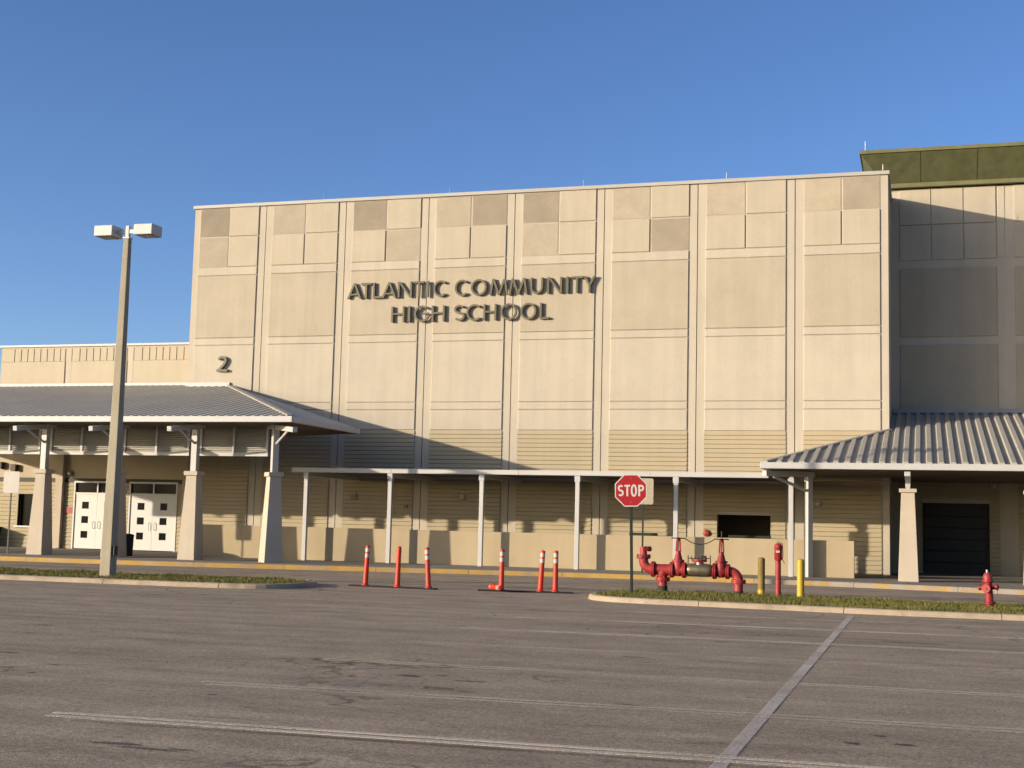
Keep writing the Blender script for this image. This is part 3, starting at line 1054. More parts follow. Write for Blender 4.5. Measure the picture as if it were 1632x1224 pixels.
double_door(*D1)
double_door(*D2)
for (gx, gz, lb) in ((-20.86, 3.45, 'small round light left of the pale pilaster on the entrance wing'), (-20.14, 3.40, 'small round light right of the pale pilaster on the entrance wing')):
    globe_light((gx, WY - 0.04, gz), lb, 0.12)
for gx, gz, lb in ((-22.99, 3.62, 'small brown box lamp above the blank white sign'), (-23.72, 3.72, 'small brown box lamp at the left edge of the entrance wing')):
    o = empty('box_lamp', (gx, WY, gz))
    tag(o, lb, 'wall light', 'brown box lamps on the entrance wing')
    obj('case', box(-.14, .14, -.22, 0, -.14, .14), mat('brown_lamp_case', (0.10, 0.05, 0.03), 0.6), o, bevel=.02)
    obj('lens', box(-.10, .10, -.18, -.04, -.16, -.141), M_LENS, o)
o = empty('notice_sign', (-20.06, WY - .045, 1.80))
tag(o, 'small red notice plate beside the left double door', 'sign')
obj('plate', box(-.22, .22, -.012, 0, -.13, .13), M_SIGNRED, o)
obj('print', join(box(-.15, .02, -.016, -.0121, .03, .07), box(.06, .15, -.016, -.0121, -.05, .02), box(-.15, .0, -.016, -.0121, -.07, -.04)), mat('pale_red_print', (.42, .12, .10), .6), o)
o = empty('storage_bin', (-24.0, WY - 0.55, 0.15))
tag(o, 'black bin against the yellow siding at the left edge', 'bin')
obj('body', taper(0.85, 1.0, 0, .78), M_RUBBER, o, bevel=.02)
obj('lid', box(-.53, .53, -.53, .53, .78, .84), M_RUBBER, o, bevel=.02)

# ================================================================== LEFT PORCH
porch = empty('entrance_porch', (-12.0, -8.2, 0.15))
tag(porch, 'grey hipped metal porch roof on peach tapered columns before the doors', 'porch')


def pl_(g):
    return shift(g, 12.0, 8.2, -0.15)


EY, EZ = -9.5, 5.05
CX = -4.76
SL = (7.11 - EZ) / 9.5
AX = -12.32
XLEFT = -27.2
rz = lambda y: EZ + (y - EY) * SL
SS = (7.11 - EZ) / (CX - AX)
BY = -4.0
roof = obj('roof', pl_(join(
    ([(XLEFT, EY, EZ), (CX, EY, EZ), (AX, 0.0, 7.11), (XL, 0.0, 7.11), (XL, WY, rz(WY)), (XLEFT, WY, rz(WY)),
      (XLEFT, EY, EZ - .03), (CX, EY, EZ - .03), (AX, 0.0, 7.08), (XL, 0.0, 7.08), (XL, WY, rz(WY) - .03), (XLEFT, WY, rz(WY) - .03)],
     [(0, 1, 2, 3, 4, 5), (11, 10, 9, 8, 7, 6), (0, 6, 7, 1), (1, 7, 8, 2), (3, 9, 10, 4), (5, 11, 6, 0)]),
    ([(CX, EY, EZ + .001), (CX, BY, EZ), (AX, -0.002, 7.11), (CX, EY, EZ - .03), (CX, BY, EZ - .03), (AX, -0.002, 7.08)], [(0, 1, 2), (5, 4, 3), (0, 3, 4, 1), (1, 4, 5, 2)])
)), M_ROOF, porch)
RW, RH = 0.065, 0.06


def rib_between(p, q, side, nrm, parent, off, RW=0.05, RH=0.042, material=None):
    """trapezoid roof rib from p to q"""
    p, q = Vector(p), Vector(q)
    s_, n_ = Vector(side), Vector(nrm).normalized()
    f4 = lambda a: [tuple(a - s_ * RW * 1.15 - n_ * .01), tuple(a + s_ * RW * 1.15 - n_ * .01), tuple(a + s_ * RW * .8 + n_ * RH), tuple(a - s_ * RW * .8 + n_ * RH)]
    obj('roof_rib', off(hull8(f4(p), f4(q))), material or M_ROOF, parent)


nf = Vector((0, -SL, 1))
x = -25.6
while x < CX - .15:
    if x < XL:
        ye = WY - .17
    elif x < AX:
        ye = -.15
    else:
        ye = (CX - x) / (CX - AX) * 9.5 + EY - .10
    if ye > EY + .2:
        rib_between((x, EY, EZ), (x, ye, rz(ye)), (1, 0, 0), nf, roof, pl_)
    x += 0.335
y = EY + .3
ns = Vector((SS, 0, 1))
while y < -0.5:
    xh = CX - (y - EY) / 9.5 * (CX - AX) + .1
    xe = CX if y < BY else CX + (y - BY) / (0 - BY) * (AX - CX)
    if xe - xh > .15:
        rib_between((xe, y, EZ + (CX - xe) * SS), (xh, y, EZ + (CX - xh) * SS), (0, 1, 0), ns, roof, pl_)
    y += 0.335
hipn = (Vector((AX, 0, 7.11)) - Vector((CX, EY, EZ)))
obj('hip_cap', pl_(bar(Vector((CX, EY, EZ + .03)), Vector((AX, -.05, 7.14)), .22, .07)), mat('pale_hip_cap', (0.44, 0.42, 0.38), 0.5), roof)
obj('flashing', pl_(box(XL + .02, AX + .05, -.14, -.045, 7.09, 7.27)), M_WHITE, roof)
obj('edge_flashing', pl_(bar((AX, -.03, 7.12), (CX, BY, EZ + .01), .06, .06)), mat('dark_edge_flashing', (0.10, 0.11, 0.13), 0.5), roof)
g_ = pl_(box(XLEFT, CX + .12, EY - .14, EY - .002, EZ - .19, EZ + .012))
obj('gutter', g_, M_WHITE, porch, bevel=.015)
obj('gutter', pl_(box(CX - .002, CX + .12, EY + .001, BY + .1, EZ - .19, EZ + .012)), M_WHITE, porch, bevel=.015)
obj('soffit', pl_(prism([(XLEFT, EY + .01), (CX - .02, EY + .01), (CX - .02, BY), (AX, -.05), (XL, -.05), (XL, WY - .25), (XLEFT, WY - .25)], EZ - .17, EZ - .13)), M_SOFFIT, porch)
PX = [-24.47, -21.38, -18.29, -15.20, -12.11, -9.03, -5.94]
for k, x in enumerate(PX):
    corner = (k == len(PX) - 1)
    rz_ = math.radians(45) if corner else 0.0
    c = obj('column', taper(0.66, 0.40, 0.0, 2.93), M_COLUMN, porch, (x + 12.0, 0, 0), (0, 0, rz_), bevel=.012, key='lcol')
    obj('column_cap', box(-.265, .265, -.265, .265, 2.932, 3.08), M_COLUMN, c, bevel=.012, key='lcap')
    obj('post', box(-.11, .11, -.11, .11, 3.081, 4.76), M_WHITE, porch, (x + 12.0, 0, 0), (0, 0, rz_), bevel=.008, key='lpost')
    dx, dy = (0.7071, -0.7071) if corner else (0.0, -1.0)
    ln = 1.42 if corner else 1.0
    a = Vector((x, -8.2, 4.0))
    P = lambda u, z: (x + dx * u * ln, -8.2 + dy * u * ln, z)
    obj('rafter_tail', pl_(bar(P(-.5, 4.86), P(1.80 if not corner else 1.42, 4.60), .17, .17)), M_WHITE, porch, bevel=.01)
    obj('strut', pl_(tube([P(.10, 4.22), P(1.12 if not corner else .95, 4.62)], .045, 10)), M_WHITE, porch, smooth=True)
# louvre screens hung behind the post line
LY = -7.15
for k in range(6):
    b = -6.72 - k * 3.142
    a = b - 2.725
    mx_ = (a + b) / 2
    fr = obj('louvre_frame', pl_(join(box(a, b, LY - .07, LY + .07, 3.83, 3.955), box(a, a + .09, LY - .065, LY + .065, 3.956, 4.87), box(b - .09, b, LY - .065, LY + .065, 3.956, 4.87),
                                      box(mx_ - .045, mx_ + .045, LY - .065, LY + .065, 3.956, 4.87))), M_WHITE, porch)
    for p, q in ((a + .09, mx_ - .045), (mx_ + .045, b - .09)):
        gs = []
        for n in range(11):
            z = 3.965 + n * .08
            gs.append(hull8([(p, LY - .04, z), (q, LY - .04, z), (q, LY + .04, z + .062), (p, LY + .04, z + .062)], [(p, LY - .04, z + .012), (q, LY - .04, z + .012), (q, LY + .04, z + .074), (p, LY + .04, z + .074)]))
        gs.append(box(p, q, LY + .045, LY + .057, 3.96, 4.86))
        obj('louvre_slats', pl_(join(*gs)), M_LOUVRE, fr)
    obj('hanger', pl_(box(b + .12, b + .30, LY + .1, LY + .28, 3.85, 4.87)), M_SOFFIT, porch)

# ================================================================== WALKWAY CANOPY AND LOW WALL
can = empty('walkway_canopy', (2.0, -4.9, 0.15))
tag(can, 'long flat white walkway canopy on thin white posts', 'canopy')
cl_ = lambda g: shift(g, -2.0, 4.9, -0.15)
obj('roof_deck', cl_(box(-6.8, 11.2, -4.86, -0.12, 3.44, 3.51)), mat('canopy_deck_metal', (0.15, 0.12, 0.09), 0.7), can)
seg = [-6.85, -2.9, 1.9, 6.6, 10.55]
for a, b in zip(seg, seg[1:]):
    obj('fascia', cl_(box(a + .003, b - .003, -5.0, -4.865, 3.375, 3.545)), M_WHITE, can, bevel=.012)
for x in (-6.27, -2.95, 0.53, 4.02, 7.45, 11.28):
    ps = obj('post', cl_(box(x - .075, x + .075, -4.97, -4.82, .15, 3.372)), M_WHITE, can, bevel=.01)
    obj('collar', cl_(box(x - .10, x + .10, -4.995, -4.795, 3.16, 3.371)), M_WHITE, ps, bevel=.01)
    obj('crossbeam', cl_(box(x - .07, x + .07, -4.79, -.13, 3.24, 3.438)), M_WHITE, can, bevel=.01)
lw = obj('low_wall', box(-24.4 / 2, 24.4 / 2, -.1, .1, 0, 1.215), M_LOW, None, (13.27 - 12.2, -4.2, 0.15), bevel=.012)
tag(lw, 'long khaki stucco low wall behind the canopy posts', 'wall')

# ================================================================== RIGHT: STAGE BLOCK, PORCH
RY = 4.2
stage = empty('stage_block', (22, RY, 0))
tag(stage, 'taller shaded stage block with olive green flared cornice', 'building')
sl_ = lambda g: shift(g, -22, -RY, 0)
DR = (15.42, 17.86, 0.15, 2.85)
RX1 = 34.0
obj('wall', sl_(join(box(XR, DR[0], RY, RY + .3, 0, 15.2), box(DR[0], DR[1], RY, RY + .3, DR[3], 15.2), box(DR[1], RX1, RY, RY + .3, 0, 15.2), box(XR - .6, XR, RY + .0, RY + .3, 14.3, 15.2),
                     box(XR - .6, XR - .3, RY + .3, 26, 14.3, 15.2), box(XR - .3, RX1, RY + .3, 26, 14.9, 15.0))), M_LIGHT, stage)
jx = [14.32] + [18.57 + 4.27 * k for k in range(4)]
for a, b in zip(jx, jx[1:]):
    xa, xb = a + .32, b - .34
    w = xb - xa
    for k in range(3):
        cw = (w - .06) / 3
        for z0, z1 in ((13.76, 15.17), (12.34, 13.73)):
            obj('smooth_panel', block(cw, z1 - z0, PR, .012), M_CELL, stage, (xa + k * (cw + .03) - 22, 0, z0))
    for z0, z1 in ((9.30, 11.99), (6.45, 8.97)):
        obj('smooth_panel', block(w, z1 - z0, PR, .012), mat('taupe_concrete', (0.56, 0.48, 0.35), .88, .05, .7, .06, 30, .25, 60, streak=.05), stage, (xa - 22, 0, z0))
    obj('smooth_panel', block(.26, 15.17 - 12.34, .02, .008), M_LIGHT, stage, (b - .28 - 22, 0, 12.34))


def ssegs(zb, zt):
    s_ = []
    for a, b in zip(jx[:3], jx[1:3]):
        xa, xb = a + .32, b - .34
        if xa < DR[0] < xb and zb < DR[3]:
            s_ += [(xa - 22, DR[0] - 22), (DR[1] - 22, xb - 22)]
        else:
            s_.append((xa - 22, xb - 22))
    return s_


siding_rows(stage, ssegs, 0.152, 4.7, M_SIDE)
# dark overhead door in its recess, a row of sections
dd = obj('overhead_door', sl_(join(box(DR[0] - .0, DR[0] + .06, RY + .02, RY + .25, DR[2], DR[3]), box(DR[1] - .06, DR[1], RY + .02, RY + .25, DR[2], DR[3]), box(DR[0], DR[1], RY + .02, RY + .25, DR[3] - .06, DR[3] - .001))), M_ROLLDOOR, stage)
obj('door_backing', sl_(box(DR[0], DR[1], RY + .2, RY + .26, DR[2], DR[3])), M_ROLLDOOR, dd)
for k in range(6):
    z0 = DR[2] + .01 + k * .44
    obj('door_section', block(DR[1] - DR[0] - .13, .43, .03, .012), M_ROLLDOOR, dd, (DR[0] + .065 - 22, .16, z0), key='dsec')
# cornice: flares outwards towards its top
CZ0, CZ1 = 15.20, 16.52
cx0 = [XR - .75, 13.20]
yb, yt = RY - .15, RY - 1.25
back = 24.0
V = [(14.05, yb, CZ0 + .18), (RX1, yb, CZ0 + .18), (RX1, yt, CZ1 - .14), (13.22, yt, CZ1 - .14), (14.05, back, CZ0 + .18), (13.22, back, CZ1 - .14), (RX1, back, CZ0 + .18), (RX1, back, CZ1 - .14)]
cor = obj('cornice', sl_((V, [(0, 1, 2, 3), (4, 0, 3, 5), (1, 6, 7, 2), (3, 2, 7, 5), (0, 4, 6, 1)])), M_GREEN, stage)
xs = [14.05] + [15.45 + 2.1 * k for k in range(9)] + [RX1]
for a, b in zip(xs, xs[1:]):
    la = 13.24 if a == 14.05 else a
    q = [(a + .012, yb - .012, CZ0 + .19), (b - .012, yb - .012, CZ0 + .19), (b - .012, yt - .012, CZ1 - .15), (la + .012, yt - .012, CZ1 - .15)]
    obj('cornice_panel', sl_(hull8([(p[0], p[1] - .02, p[2] - .02) for p in q], [(p[0], p[1] + .03, p[2] + .03) for p in q])), M_GREEN, cor)
obj('cornice_trim', sl_(box(13.16, RX1, yt - .09, yt + .2, CZ1 - .14, CZ1)), M_GREENEDGE, cor, bevel=.01)
obj('cornice_trim', sl_(box(13.16, 13.4, yt + .2, back, CZ1 - .14, CZ1)), M_GREENEDGE, cor, bevel=.01)
obj('cornice_trim', sl_(box(13.98, RX1, yb - .12, yb + .1, CZ0 + .03, CZ0 + .2)), M_GREENEDGE, cor, bevel=.01)
obj('lightning_rod', sl_(tube([(13.38, yt + .05, CZ1 - .05), (13.38, yt + .05, CZ1 + .4)], .011, 6)), M_STEEL, stage)
globe_light((18.0, RY - .04, 3.55), 'round light on the dark wall above the overhead door')

rp = empty('side_porch', (14.99, -5.5, 0.15))
tag(rp, 'grey ribbed metal porch roof on one peach tapered column at the right', 'porch')
rl_ = lambda g: shift(g, -14.99, 5.5, -0.15)
E2Y, E2Z = -6.75, 3.80
SR = (6.28 - E2Z) / (RY - E2Y)
C2 = 10.62
H2 = (14.32, 0.0, E2Z + SR * 6.75)
rz2 = lambda y: E2Z + (y - E2Y) * SR
RXE = 33.0
roof2 = obj('roof', rl_(join(
    ([(C2, E2Y, E2Z), (RXE, E2Y, E2Z), (RXE, RY - .001, rz2(RY)), (14.32, RY - .001, rz2(RY)), (14.32, 0, H2[2]),
      (C2, E2Y, E2Z - .03), (RXE, E2Y, E2Z - .03), (RXE, RY - .001, rz2(RY) - .03), (14.32, RY - .001, rz2(RY) - .03), (14.32, 0, H2[2] - .03)],
     [(0, 1, 2, 3, 4), (9, 8, 7, 6, 5), (0, 5, 6, 1), (3, 8, 9, 4)]),
    ([(C2, E2Y, E2Z + .001), (14.32, -.001, H2[2]), (C2, -.05, E2Z), (C2, E2Y, E2Z - .03), (14.32, -.001, H2[2] - .03), (C2, -.05, E2Z - .03)], [(0, 1, 2), (5, 4, 3), (2, 5, 3, 0)])
)), M_ROOFGREY, rp)
nf2 = Vector((0, -SR, 1))
x = C2 + .45
while x < 24:
    ye = E2Y + (x - C2) / (14.32 - C2) * 6.75 - .12 if x < 14.32 else RY - .12
    rib_between((x, E2Y, E2Z), (x, ye, rz2(ye)), (1, 0, 0), nf2, roof2, rl_, 0.088, 0.07, M_ROOFGREY)
    x += 0.352
obj('hip_cap', rl_(bar((C2, E2Y, E2Z + .03), (14.32, -.06, H2[2] + .03), .2, .07)), MATS['pale_hip_cap'], roof2)
obj('flashing', rl_(box(14.34, RXE, RY - .13, RY - .042, rz2(RY) + .04, rz2(RY) + .2)), mat('blue_grey_flashing', (.42, .43, .45), .4), roof2)
obj('gutter', rl_(box(C2 - .13, RXE, E2Y - .14, E2Y - .002, E2Z - .19, E2Z + .012)), M_WHITE, rp, bevel=.015)
obj('gutter', rl_(box(C2 - .13, C2 - .001, E2Y, -.1, E2Z - .19, E2Z + .012)), M_WHITE, rp, bevel=.015)
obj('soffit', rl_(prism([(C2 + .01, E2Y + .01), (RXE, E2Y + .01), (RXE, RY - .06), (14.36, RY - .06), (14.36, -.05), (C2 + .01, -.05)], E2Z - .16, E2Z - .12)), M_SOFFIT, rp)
for x in (14.99, 18.72, 22.4):
    c = obj('column', taper(0.62, 0.41, 0, 2.80), M_COLUMN, rp, (x - 14.99, 0, 0), bevel=.012, key='rcol')
    obj('column_cap', box(-.27, .27, -.27, .27, 2.802, 2.92), M_COLUMN, c, bevel=.012, key='rcap')
    obj('post', taper(.14, .20, 2.921, 3.48), M_WHITE, rp, (x - 14.99, 0, 0), bevel=.006, key='rpost')
    obj('rafter_tail', rl_(bar((x, -5.3, 3.56), (x, -6.7, 3.50), .18, .16)), M_WHITE, rp, bevel=.01)
obj('corner_post', box(-.10, .10, -.10, .10, 0, 3.46), M_WHITE, rp, (11.82 - 14.99, -4.62 + 5.5, 0), (0, 0, math.radians(45)), bevel=.008)
obj('rafter_tail', rl_(bar((11.95, -4.4, 3.54), (10.60, -6.72, 3.46), .17, .17)), M_WHITE, rp, bevel=.01)
obj('strut', rl_(tube([(11.78, -4.7, 2.98), (10.86, -6.28, 3.38)], .05, 10)), M_WHITE, rp, smooth=True)

# ================================================================== LAMP POLE
lp = empty('lamp_pole', (-4.27, -20.4, 0.10), (0, math.radians(0.35), 0))
tag(lp, 'square concrete lamp pole with two white box heads on the left island', 'street lamp')
obj('pole', taper(0.30, 0.155, 0.0, 8.66), M_POLE, lp, bevel=.015)
obj('bracket', join(box(-.045, .045, -.045, .045, 8.64, 9.0), box(-.09, .09, -.09, .09, 8.661, 8.70)), M_WHITE, lp)
for sx in (-1, 1):
    obj('arm', box(min(sx * .05, sx * .33), max(sx * .05, sx * .33), -.03, .03, 8.80, 8.90), M_WHITE, lp)
    h = obj('lamp_head', box(-.27, .27, -.25, .25, -.14, .14), M_WHITE, lp, (sx * .585, 0, 8.855), bevel=.02)
    obj('lens', join(box(-.21, .21, -.19, .19, -.155, -.1405)), M_LENS, h, bevel=.006)
obj('access_box', box(.155, .21, -.10, .06, 0.52, 0.76), M_BLACKSTEEL, lp)

# ================================================================== SIGNS ON POSTS


def octagon(r):
    return [(r * math.cos(math.radians(22.5 + 45 * k)), r * math.sin(math.radians(22.5 + 45 * k))) for k in range(8)]


st = empty('stop_sign', (8.98, -19.34, 0.08), (math.radians(0.5), math.radians(-1.2), math.radians(4)))
tag(st, 'red octagonal STOP sign on a dark post', 'sign')
obj('post', join(box(-.012, .012, .0, .006, 0, 2.72), box(-.034, -.012, .006, .03, 0, 2.72), box(.012, .034, .006, .03, 0, 2.72)), M_BLACKSTEEL, st)
R8 = 0.375 / math.cos(math.radians(22.5))
obj('border', poly_y(octagon(R8), -.008, -.002), M_SIGNWHITE, st, (0, 0, 2.42))
obj('face', poly_y(octagon(R8 - .026), -.011, -.0085), M_SIGNRED, st, (0, 0, 2.42))
for ch, a, b in (('S', -.305, -.165), ('T', -.15, -.015), ('O', .0, .145), ('P', .175, .31)):
    obj('letter', letter(ch, b - a, .265, .042, -.0155, -.0115), M_SIGNWHITE, st, (a, 0, 2.42 - .135))
for z in (2.7, 2.14):
    obj('bolt', lathe([(.012, -.017), (.012, -.011)], 8, 'y'), M_STEEL, st, (0, 0, z))


def board_sign(loc, w, h, zb, label, material, post, lines, rotz=0.0):
    o = empty('notice_board', loc, (0, 0, rotz))
    tag(o, label, 'sign')
    obj('post', join(box(-.012, .012, .0, .006, 0, zb + h - .03), box(-.03, -.012, .006, .025, 0, zb + h - .03), box(.012, .03, .006, .025, 0, zb + h - .03)), post, o)
    g = [(-w / 2 + .04, zb), (w / 2 - .04, zb), (w / 2, zb + .04), (w / 2, zb + h - .04), (w / 2 - .04, zb + h), (-w / 2 + .04, zb + h), (-w / 2, zb + h - .04), (-w / 2, zb + .04)]
    pl = obj('panel', poly_y(g, -.010, -.002), material, o)
    obj('print', join(*[box(-w * f / 2, w * f / 2, -.0125, -.0105, zb + h * z, zb + h * z + .018) for z, f in lines]), M_SIGNTEXT, pl) if lines else None
    for z in (zb + .05, zb + h - .05):
        obj('bolt', lathe([(.014, -.016), (.014, -.0102)], 8, 'y'), M_STEEL, o, (0, 0, z))
    return o


board_sign((6.46, -5.62, 0.15), 0.70, 0.87, 2.27, 'cream notice board with faded print behind the stop sign', M_SIGNCREAM, M_BLACKSTEEL, [(.76, .75), (.66, .6), (.60, .7), (.48, .5), (.42, .7), (.3, .55)])
board_sign((-15.5, -9.6, 0.15), 0.66, 0.76, 2.18, 'blank white notice board on a thin post before the porch', mat('dull_sign_white', (0.56, 0.51, 0.45), 0.5, .05, 3.0, .02, bump=0.0), M_BLACKSTEEL, [])

# ================================================================== DELINEATOR POSTS AND RUBBER BASES


def rubber(x0, y0, x1, y1, label):
    d = Vector((x1 - x0, y1 - y0))
    o = obj('rubber_base', sweep([(0, 0), (d.x, d.y)], [(-.13, 0), (.13, 0), (.10, .035), (-.10, .035)]), M_RUBBER, None, (x0, y0, 0.0))
    return tag(o, label, 'kerb strip', 'rubber bases of the orange posts')


rubber(1.55, -18.5, 3.95, -18.75, 'black rubber strip under the left three orange posts')
rubber(4.95, -18.45, 7.25, -18.05, 'black rubber strip under the right three orange posts')


def delineator(loc, tilt, label, worn=False):
    o = empty('delineator_post', loc, tilt)
    tag(o, label, 'traffic post', 'orange traffic posts across the drive')
    obj('tube', lathe([(.095, 0.0), (.095, .02), (.068, .05), (.066, .15), (.060, .6), (.055, .965), (.05, .985), (.02, .99)], 20), M_ORANGE, o, smooth=True, key='dtube')
    for z in (.70, .84):
        obj('reflective_band', lathe([(.0605, z), (.0600, z + .095)], 20), M_REFL if not worn else M_ORANGE, o, smooth=True, key=('dband', z, worn))
    obj('end_cap', lathe([(.058, .955), (.058, .975), (.04, 1.0), (.01, 1.005)], 20), M_ORANGE, o, smooth=True, key='dcap')
    return o


R_ = math.radians
delineator((1.98, -18.55, .03), (0, R_(2.4), 0), 'leftmost orange post with white bands, by the left island')
delineator((2.89, -18.66, .03), (0, R_(1.2), 0), 'orange post with dull bands, middle of the left three', True)
delineator((3.74, -18.72, .03), (R_(-2), R_(-4.6), 0), 'orange post leaning left, nearest the open gap on its left')
delineator((5.5, -18.33, .03), (0, R_(0.6), 0), 'orange post standing behind the fallen one')
delineator((6.46, -18.2, .03), (0, R_(3.2), 0), 'orange post leaning right, left one of the close pair')
delineator((6.82, -18.12, .03), (0, R_(0.3), 0), 'rightmost orange post standing nearest the stop sign')
delineator((5.18, -18.05, .085), (R_(88.5), 0, R_(29)), 'orange post lying knocked over on the asphalt')

# ================================================================== FIRE PIPEWORK
bf = empty('backflow_preventer', (9.38, -17.6, 0.08))
tag(bf, 'red fire main backflow assembly with two gate valves and bronze centre', 'pipework')


def cyl(p, q, r, n=20):
    return tube([p, q], r, n)


def flange(c, axis, r, t=.035, bolts=8):
    a = {'x': Vector((1, 0, 0)), 'y': Vector((0, 1, 0)), 'z': Vector((0, 0, 1))}[axis] if isinstance(axis, str) else Vector(axis).normalized()
    c = Vector(c)
    gs = []
    for s_ in (-1, 1):
        gs.append(cyl(c + a * (s_ * .004), c + a * (s_ * (.004 + t)), r, 24))
    u, w = frame_of(a)
    for k in range(bolts):
        ang = 2 * math.pi * (k + .5) / bolts
        p = c + (u * math.cos(ang) + w * math.sin(ang)) * (r * .82)
        gs.append(cyl(p - a * (t + .025), p + a * (t + .025), .012, 6))
    return join(*gs)


ZC = .565
rr = .11
obj('riser', cyl((0, 0, .16), (0, 0, .30), rr), M_RED, bf, smooth=True)
obj('riser_base', cyl((0, 0, -.02), (0, 0, .17), rr + .01), M_BITUMEN, bf, smooth=True)
obj('flange', flange((0, 0, .335), 'z', .18), M_RED, bf, smooth=True)
obj('tee', join(cyl((0, 0, .36), (0, 0, ZC), .105), cyl((-.20, 0, ZC), (.20, 0, ZC), .130), lathe([(.10, .36), (.13, .42), (.13, .55)], 20)), M_RED, bf, smooth=True)
obj('flange', flange((-.235, 0, ZC), 'x', .19), M_RED, bf, smooth=True)
elb = [(-.26, 0, ZC)] + [(-.27 - .21 * math.sin(a), 0, ZC + .21 - .21 * math.cos(a)) for a in [math.radians(k) for k in range(10, 91, 10)]] + [(-.48, 0, .84)]
obj('elbow', tube(elb, .115, 20), M_RED, bf, smooth=True)
obj('flange', flange((-.48, 0, .865), 'z', .175), M_REDDARK, bf, smooth=True)
fd = obj('fire_inlet', join(cyl((-.48, 0, .89), (-.48, 0, 1.05), .085), cyl((-.48, 0, 1.0), (-.48, 0, 1.09), .10), cyl((-.48, 0, 1.03), (-.34, -.06, 1.05), .05), cyl((-.48, 0, 1.03), (-.40, -.16, 1.05), .05)), M_RED, bf, smooth=True)
obj('inlet_cap', join(cyl((-.345, -.058, 1.05), (-.30, -.078, 1.055), .065), cyl((-.405, -.15, 1.05), (-.385, -.20, 1.055), .065)), M_REDDARK, fd, smooth=True)
obj('flange', flange((.225, 0, ZC), 'x', .19), M_RED, bf, smooth=True)


def gate_valve(x, zc, stem_top, mt):
    body = obj('gate_valve', join(cyl((x - .13, 0, zc), (x + .13, 0, zc), .125), lathe([(.10, -.10), (.135, -.02), (.13, .10), (.115, .2), (.15, .205), (.15, .245), (.11, .25), (.075, .36), (.055, .42)], 20)
                                  if False else shift(lathe([(.06, -.15), (.125, -.08), (.135, .04), (.12, .19), (.15, .20), (.15, .245), (.105, .25), (.075, .36), (.055, .44), (.06, .46)], 20), x, 0, zc)), mt, bf, smooth=True)
    yo = obj('yoke', join(bar((x - .05, 0, zc + .44), (x - .035, 0, zc + .72), .03, .04), bar((x + .05, 0, zc + .44), (x + .035, 0, zc + .72), .03, .04), shift(lathe([(.045, .70), (.05, .72), (.05, .76), (.03, .78)], 14), x, 0, zc)), mt, body)
    obj('stem', cyl((x, 0, zc + .40), (x, 0, stem_top), .012, 8), M_BLACKSTEEL, body, smooth=True)
    rim = [(x + .17 * math.cos(2 * math.pi * k / 28), .17 * math.sin(2 * math.pi * k / 28), zc + .765) for k in range(29)]
    hw = [tube(rim, .012, 8, False)]
    for k in range(4):
        a = math.pi / 4 + k * math.pi / 2
        hw.append(cyl((x, 0, zc + .765), (x + .17 * math.cos(a), .17 * math.sin(a), zc + .765), .009, 6))
    obj('handwheel', join(*hw), M_BLACKSTEEL, body, smooth=True)


gate_valve(.375, ZC, 1.36, M_RED)
obj('flange', flange((.525, 0, ZC), 'x', .19), M_RED, bf, smooth=True)
cv = obj('check_valve', shift(lathe([(.08, 0.56), (.12, .58), (.15, .63), (.158, .70), (.158, 1.08), (.15, 1.15), (.12, 1.20), (.08, 1.22)], 26, 'x'), 0, 0, ZC + .01), M_BRONZE, bf, smooth=True)
obj('neck', shift(lathe([(.10, .10), (.085, .19), (.09, .22)], 20), .89, 0, ZC), mat('pale_bronze', (.46, .38, .30), .4, .15, 6.0, .05, metal=.4), cv, smooth=True)
obj('cover_flange', flange((.89, 0, ZC + .245), 'z', .19, .018, 10), M_RED, cv, smooth=True)
tc = [cyl((.62, -.04, ZC + .29), (1.17, -.04, ZC + .30), .010, 8), cyl((.62, -.04, ZC + .15), (.62, -.04, ZC + .36), .013, 8), cyl((1.16, -.04, ZC + .15), (1.16, -.04, ZC + .37), .013, 8)]
for k in range(5):
    xx = .70 + k * .09
    tc.append(cyl((xx, -.04, ZC + .26), (xx, -.04, ZC + .34), .012, 6))
tc.append(box(.95, 1.06, -.09, .0, ZC + .29, ZC + .36))
obj('test_cocks', join(*tc), M_BLACKSTEEL, cv)
obj('flange', flange((1.26, 0, ZC), 'x', .19), M_REDDARK, bf, smooth=True)
gate_valve(1.42, ZC, 1.52, M_REDDARK)
obj('flange', flange((1.575, 0, ZC), 'x', .18), M_RED, bf, smooth=True)
el2 = [(1.60, 0, ZC)] + [(1.61 + .22 * math.sin(a), 0, ZC - .22 + .22 * math.cos(a)) for a in [math.radians(k) for k in range(10, 91, 10)]] + [(1.83, 0, .33)]
obj('elbow', tube(el2, .118, 20), M_RED, bf, smooth=True)
obj('flange', flange((1.83, 0, .335), 'z', .18), M_RED, bf, smooth=True)
obj('riser', cyl((1.83, 0, .10), (1.83, 0, .30), .11), M_RED, bf, smooth=True)
obj('riser_base', cyl((1.83, 0, -.02), (1.83, 0, .11), .115), M_BITUMEN, bf, smooth=True)
ch = []
for k in range(25):
    u = k / 24
    ch.append((.545 + (1.25 - .545) * u, -.02, ZC + .76 - .13 * 4 * u * (1 - u)))
obj('chain', tube(ch, .012, 6), M_RUBBER, bf)
obj('chain_loop', join(tube([(.375 + .17 * u, -.02, ZC + .77) for u in (0, 1)], .010, 6), tube([(1.42 - .17 * u, -.02, ZC + .77) for u in (0, 1)], .010, 6)), M_RUBBER, bf)

# ================================================================== BOLLARDS, STANDPIPE, HYDRANT


M_OLIVE = mat('dull_olive_yellow_paint', (0.30, 0.21, 0.045), 0.7, 0.2, 4.0, 0.08)


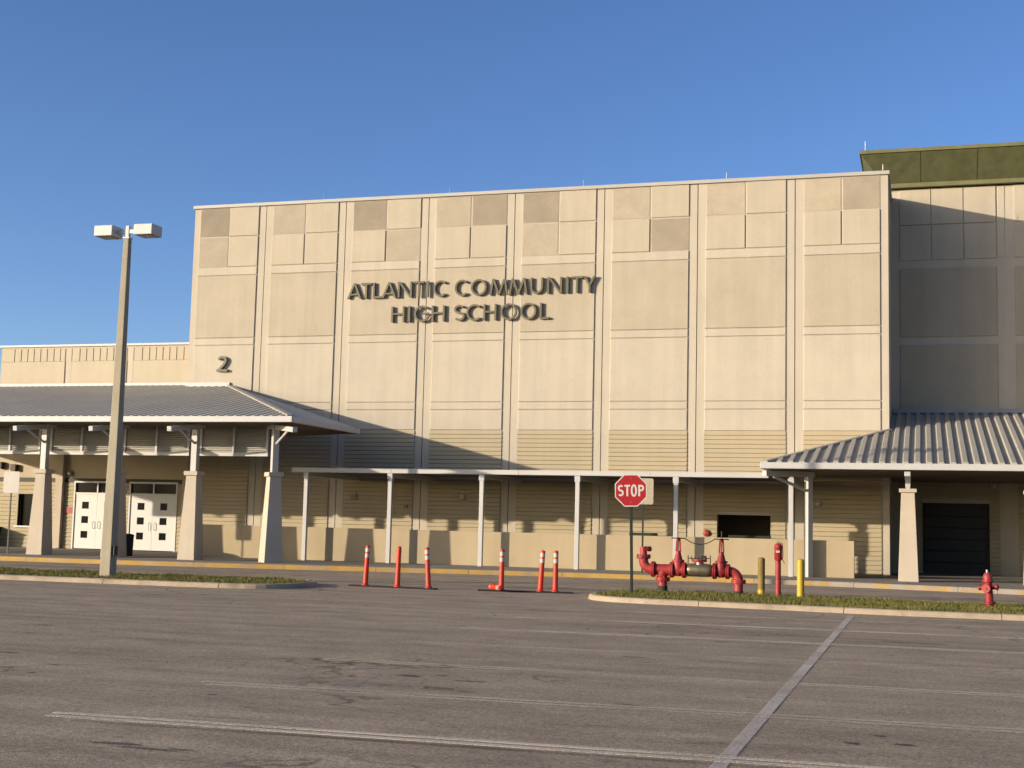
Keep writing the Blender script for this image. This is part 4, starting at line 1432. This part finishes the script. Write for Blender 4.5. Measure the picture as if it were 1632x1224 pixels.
def bollard(loc, label, dull=False):
    o = empty('bollard', loc)
    tag(o, label, 'bollard', 'yellow bollards on the right island')
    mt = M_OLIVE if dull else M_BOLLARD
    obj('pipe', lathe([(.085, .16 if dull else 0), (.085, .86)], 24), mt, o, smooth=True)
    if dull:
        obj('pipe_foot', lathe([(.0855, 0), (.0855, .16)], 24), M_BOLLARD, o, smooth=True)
    obj('dome_cap', lathe([(.086, .861), (.084, .89), (.06, .915), (.01, .925)], 24), mt, o, smooth=True)


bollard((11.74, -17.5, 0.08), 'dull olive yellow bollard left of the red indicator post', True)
bollard((12.69, -17.85, 0.08), 'bright yellow bollard right of the red indicator post')
pi_ = empty('indicator_post', (12.15, -17.65, 0.08))
tag(pi_, 'slim red valve indicator post between the yellow bollards', 'valve post')
obj('pipe', lathe([(.085, 0), (.085, .05), (.068, .06), (.066, .86), (.075, .87)], 20), M_RED, pi_, smooth=True)
obj('head', lathe([(.078, .871), (.092, .89), (.092, 1.17), (.098, 1.18), (.098, 1.2), (.08, 1.24), (.05, 1.27), (.02, 1.275)], 20), M_RED, pi_, smooth=True)
obj('indicator_window', box(-.045, .045, -.1, -.085, 1.05, 1.10), M_REFL, pi_)
obj('operating_nut', join(box(-.02, .02, -.02, .02, 1.27, 1.32)), M_STEEL, pi_)
obj('wrench', join(tube([(.04, -.0, 1.30), (.10, -.02, 1.26), (.115, -.02, 1.0), (.10, -.02, .90), (.15, -.02, .80)], .011, 8)), M_REDDARK, pi_, smooth=True)

hy = empty('fire_hydrant', (16.83, -18.85, 0.06), (R_(1), R_(-3.5), R_(-18)))
tag(hy, 'red fire hydrant tilted on the grass at the right', 'hydrant')
obj('base_flange', join(lathe([(.125, 0.02), (.125, .06), (.085, .065), (.085, .10), (.125, .11), (.125, .15), (.09, .16)], 20)), M_REDDARK, hy, smooth=True)
obj('barrel', lathe([(.088, .16), (.084, .56), (.09, .58)], 24), M_RED, hy, smooth=True)
bn = obj('bonnet', lathe([(.09, .581), (.118, .59), (.118, .625), (.102, .635), (.098, .70), (.08, .75), (.05, .785), (.028, .79)], 24), M_RED, hy, smooth=True)
obj('operating_nut', lathe([(.028, .79), (.024, .85)], 5), M_STEEL, bn)
for sx in (-1, 1):
    nz = obj('hose_nozzle', cyl((sx * .09, 0, .47), (sx * .17, 0, .47), .052, 16), M_RED, hy, smooth=True)
    obj('nozzle_cap', join(cyl((sx * .165, 0, .47), (sx * .205, 0, .47), .066, 16), cyl((sx * .2, 0, .47), (sx * .225, 0, .47), .022, 5)), M_REDDARK, nz, smooth=True)
nz = obj('pumper_nozzle', cyl((0, -.09, .45), (0, -.16, .45), .075, 18), M_RED, hy, smooth=True)
obj('nozzle_cap', join(cyl((0, -.155, .45), (0, -.195, .45), .09, 18), cyl((0, -.19, .45), (0, -.215, .45), .022, 5)), M_RED, nz, smooth=True)
obj('cap_chain', tube([(.19, -.02, .41), (.20, -.03, .33), (.15, -.05, .31), (.11, -.04, .38)], .006, 6), M_STEEL, hy)

tcn = empty('trash_can', (-12.58, -6.75, 0.15))
tag(tcn, 'black cylindrical trash can beside the second porch column', 'trash can')
obj('bin', lathe([(.24, 0), (.27, .02), (.29, .72)], 20), M_RUBBER, tcn, smooth=True)
obj('rim', lathe([(.30, .721), (.31, .75), (.26, .80), (.15, .82)], 20), M_RUBBER, tcn, smooth=True)
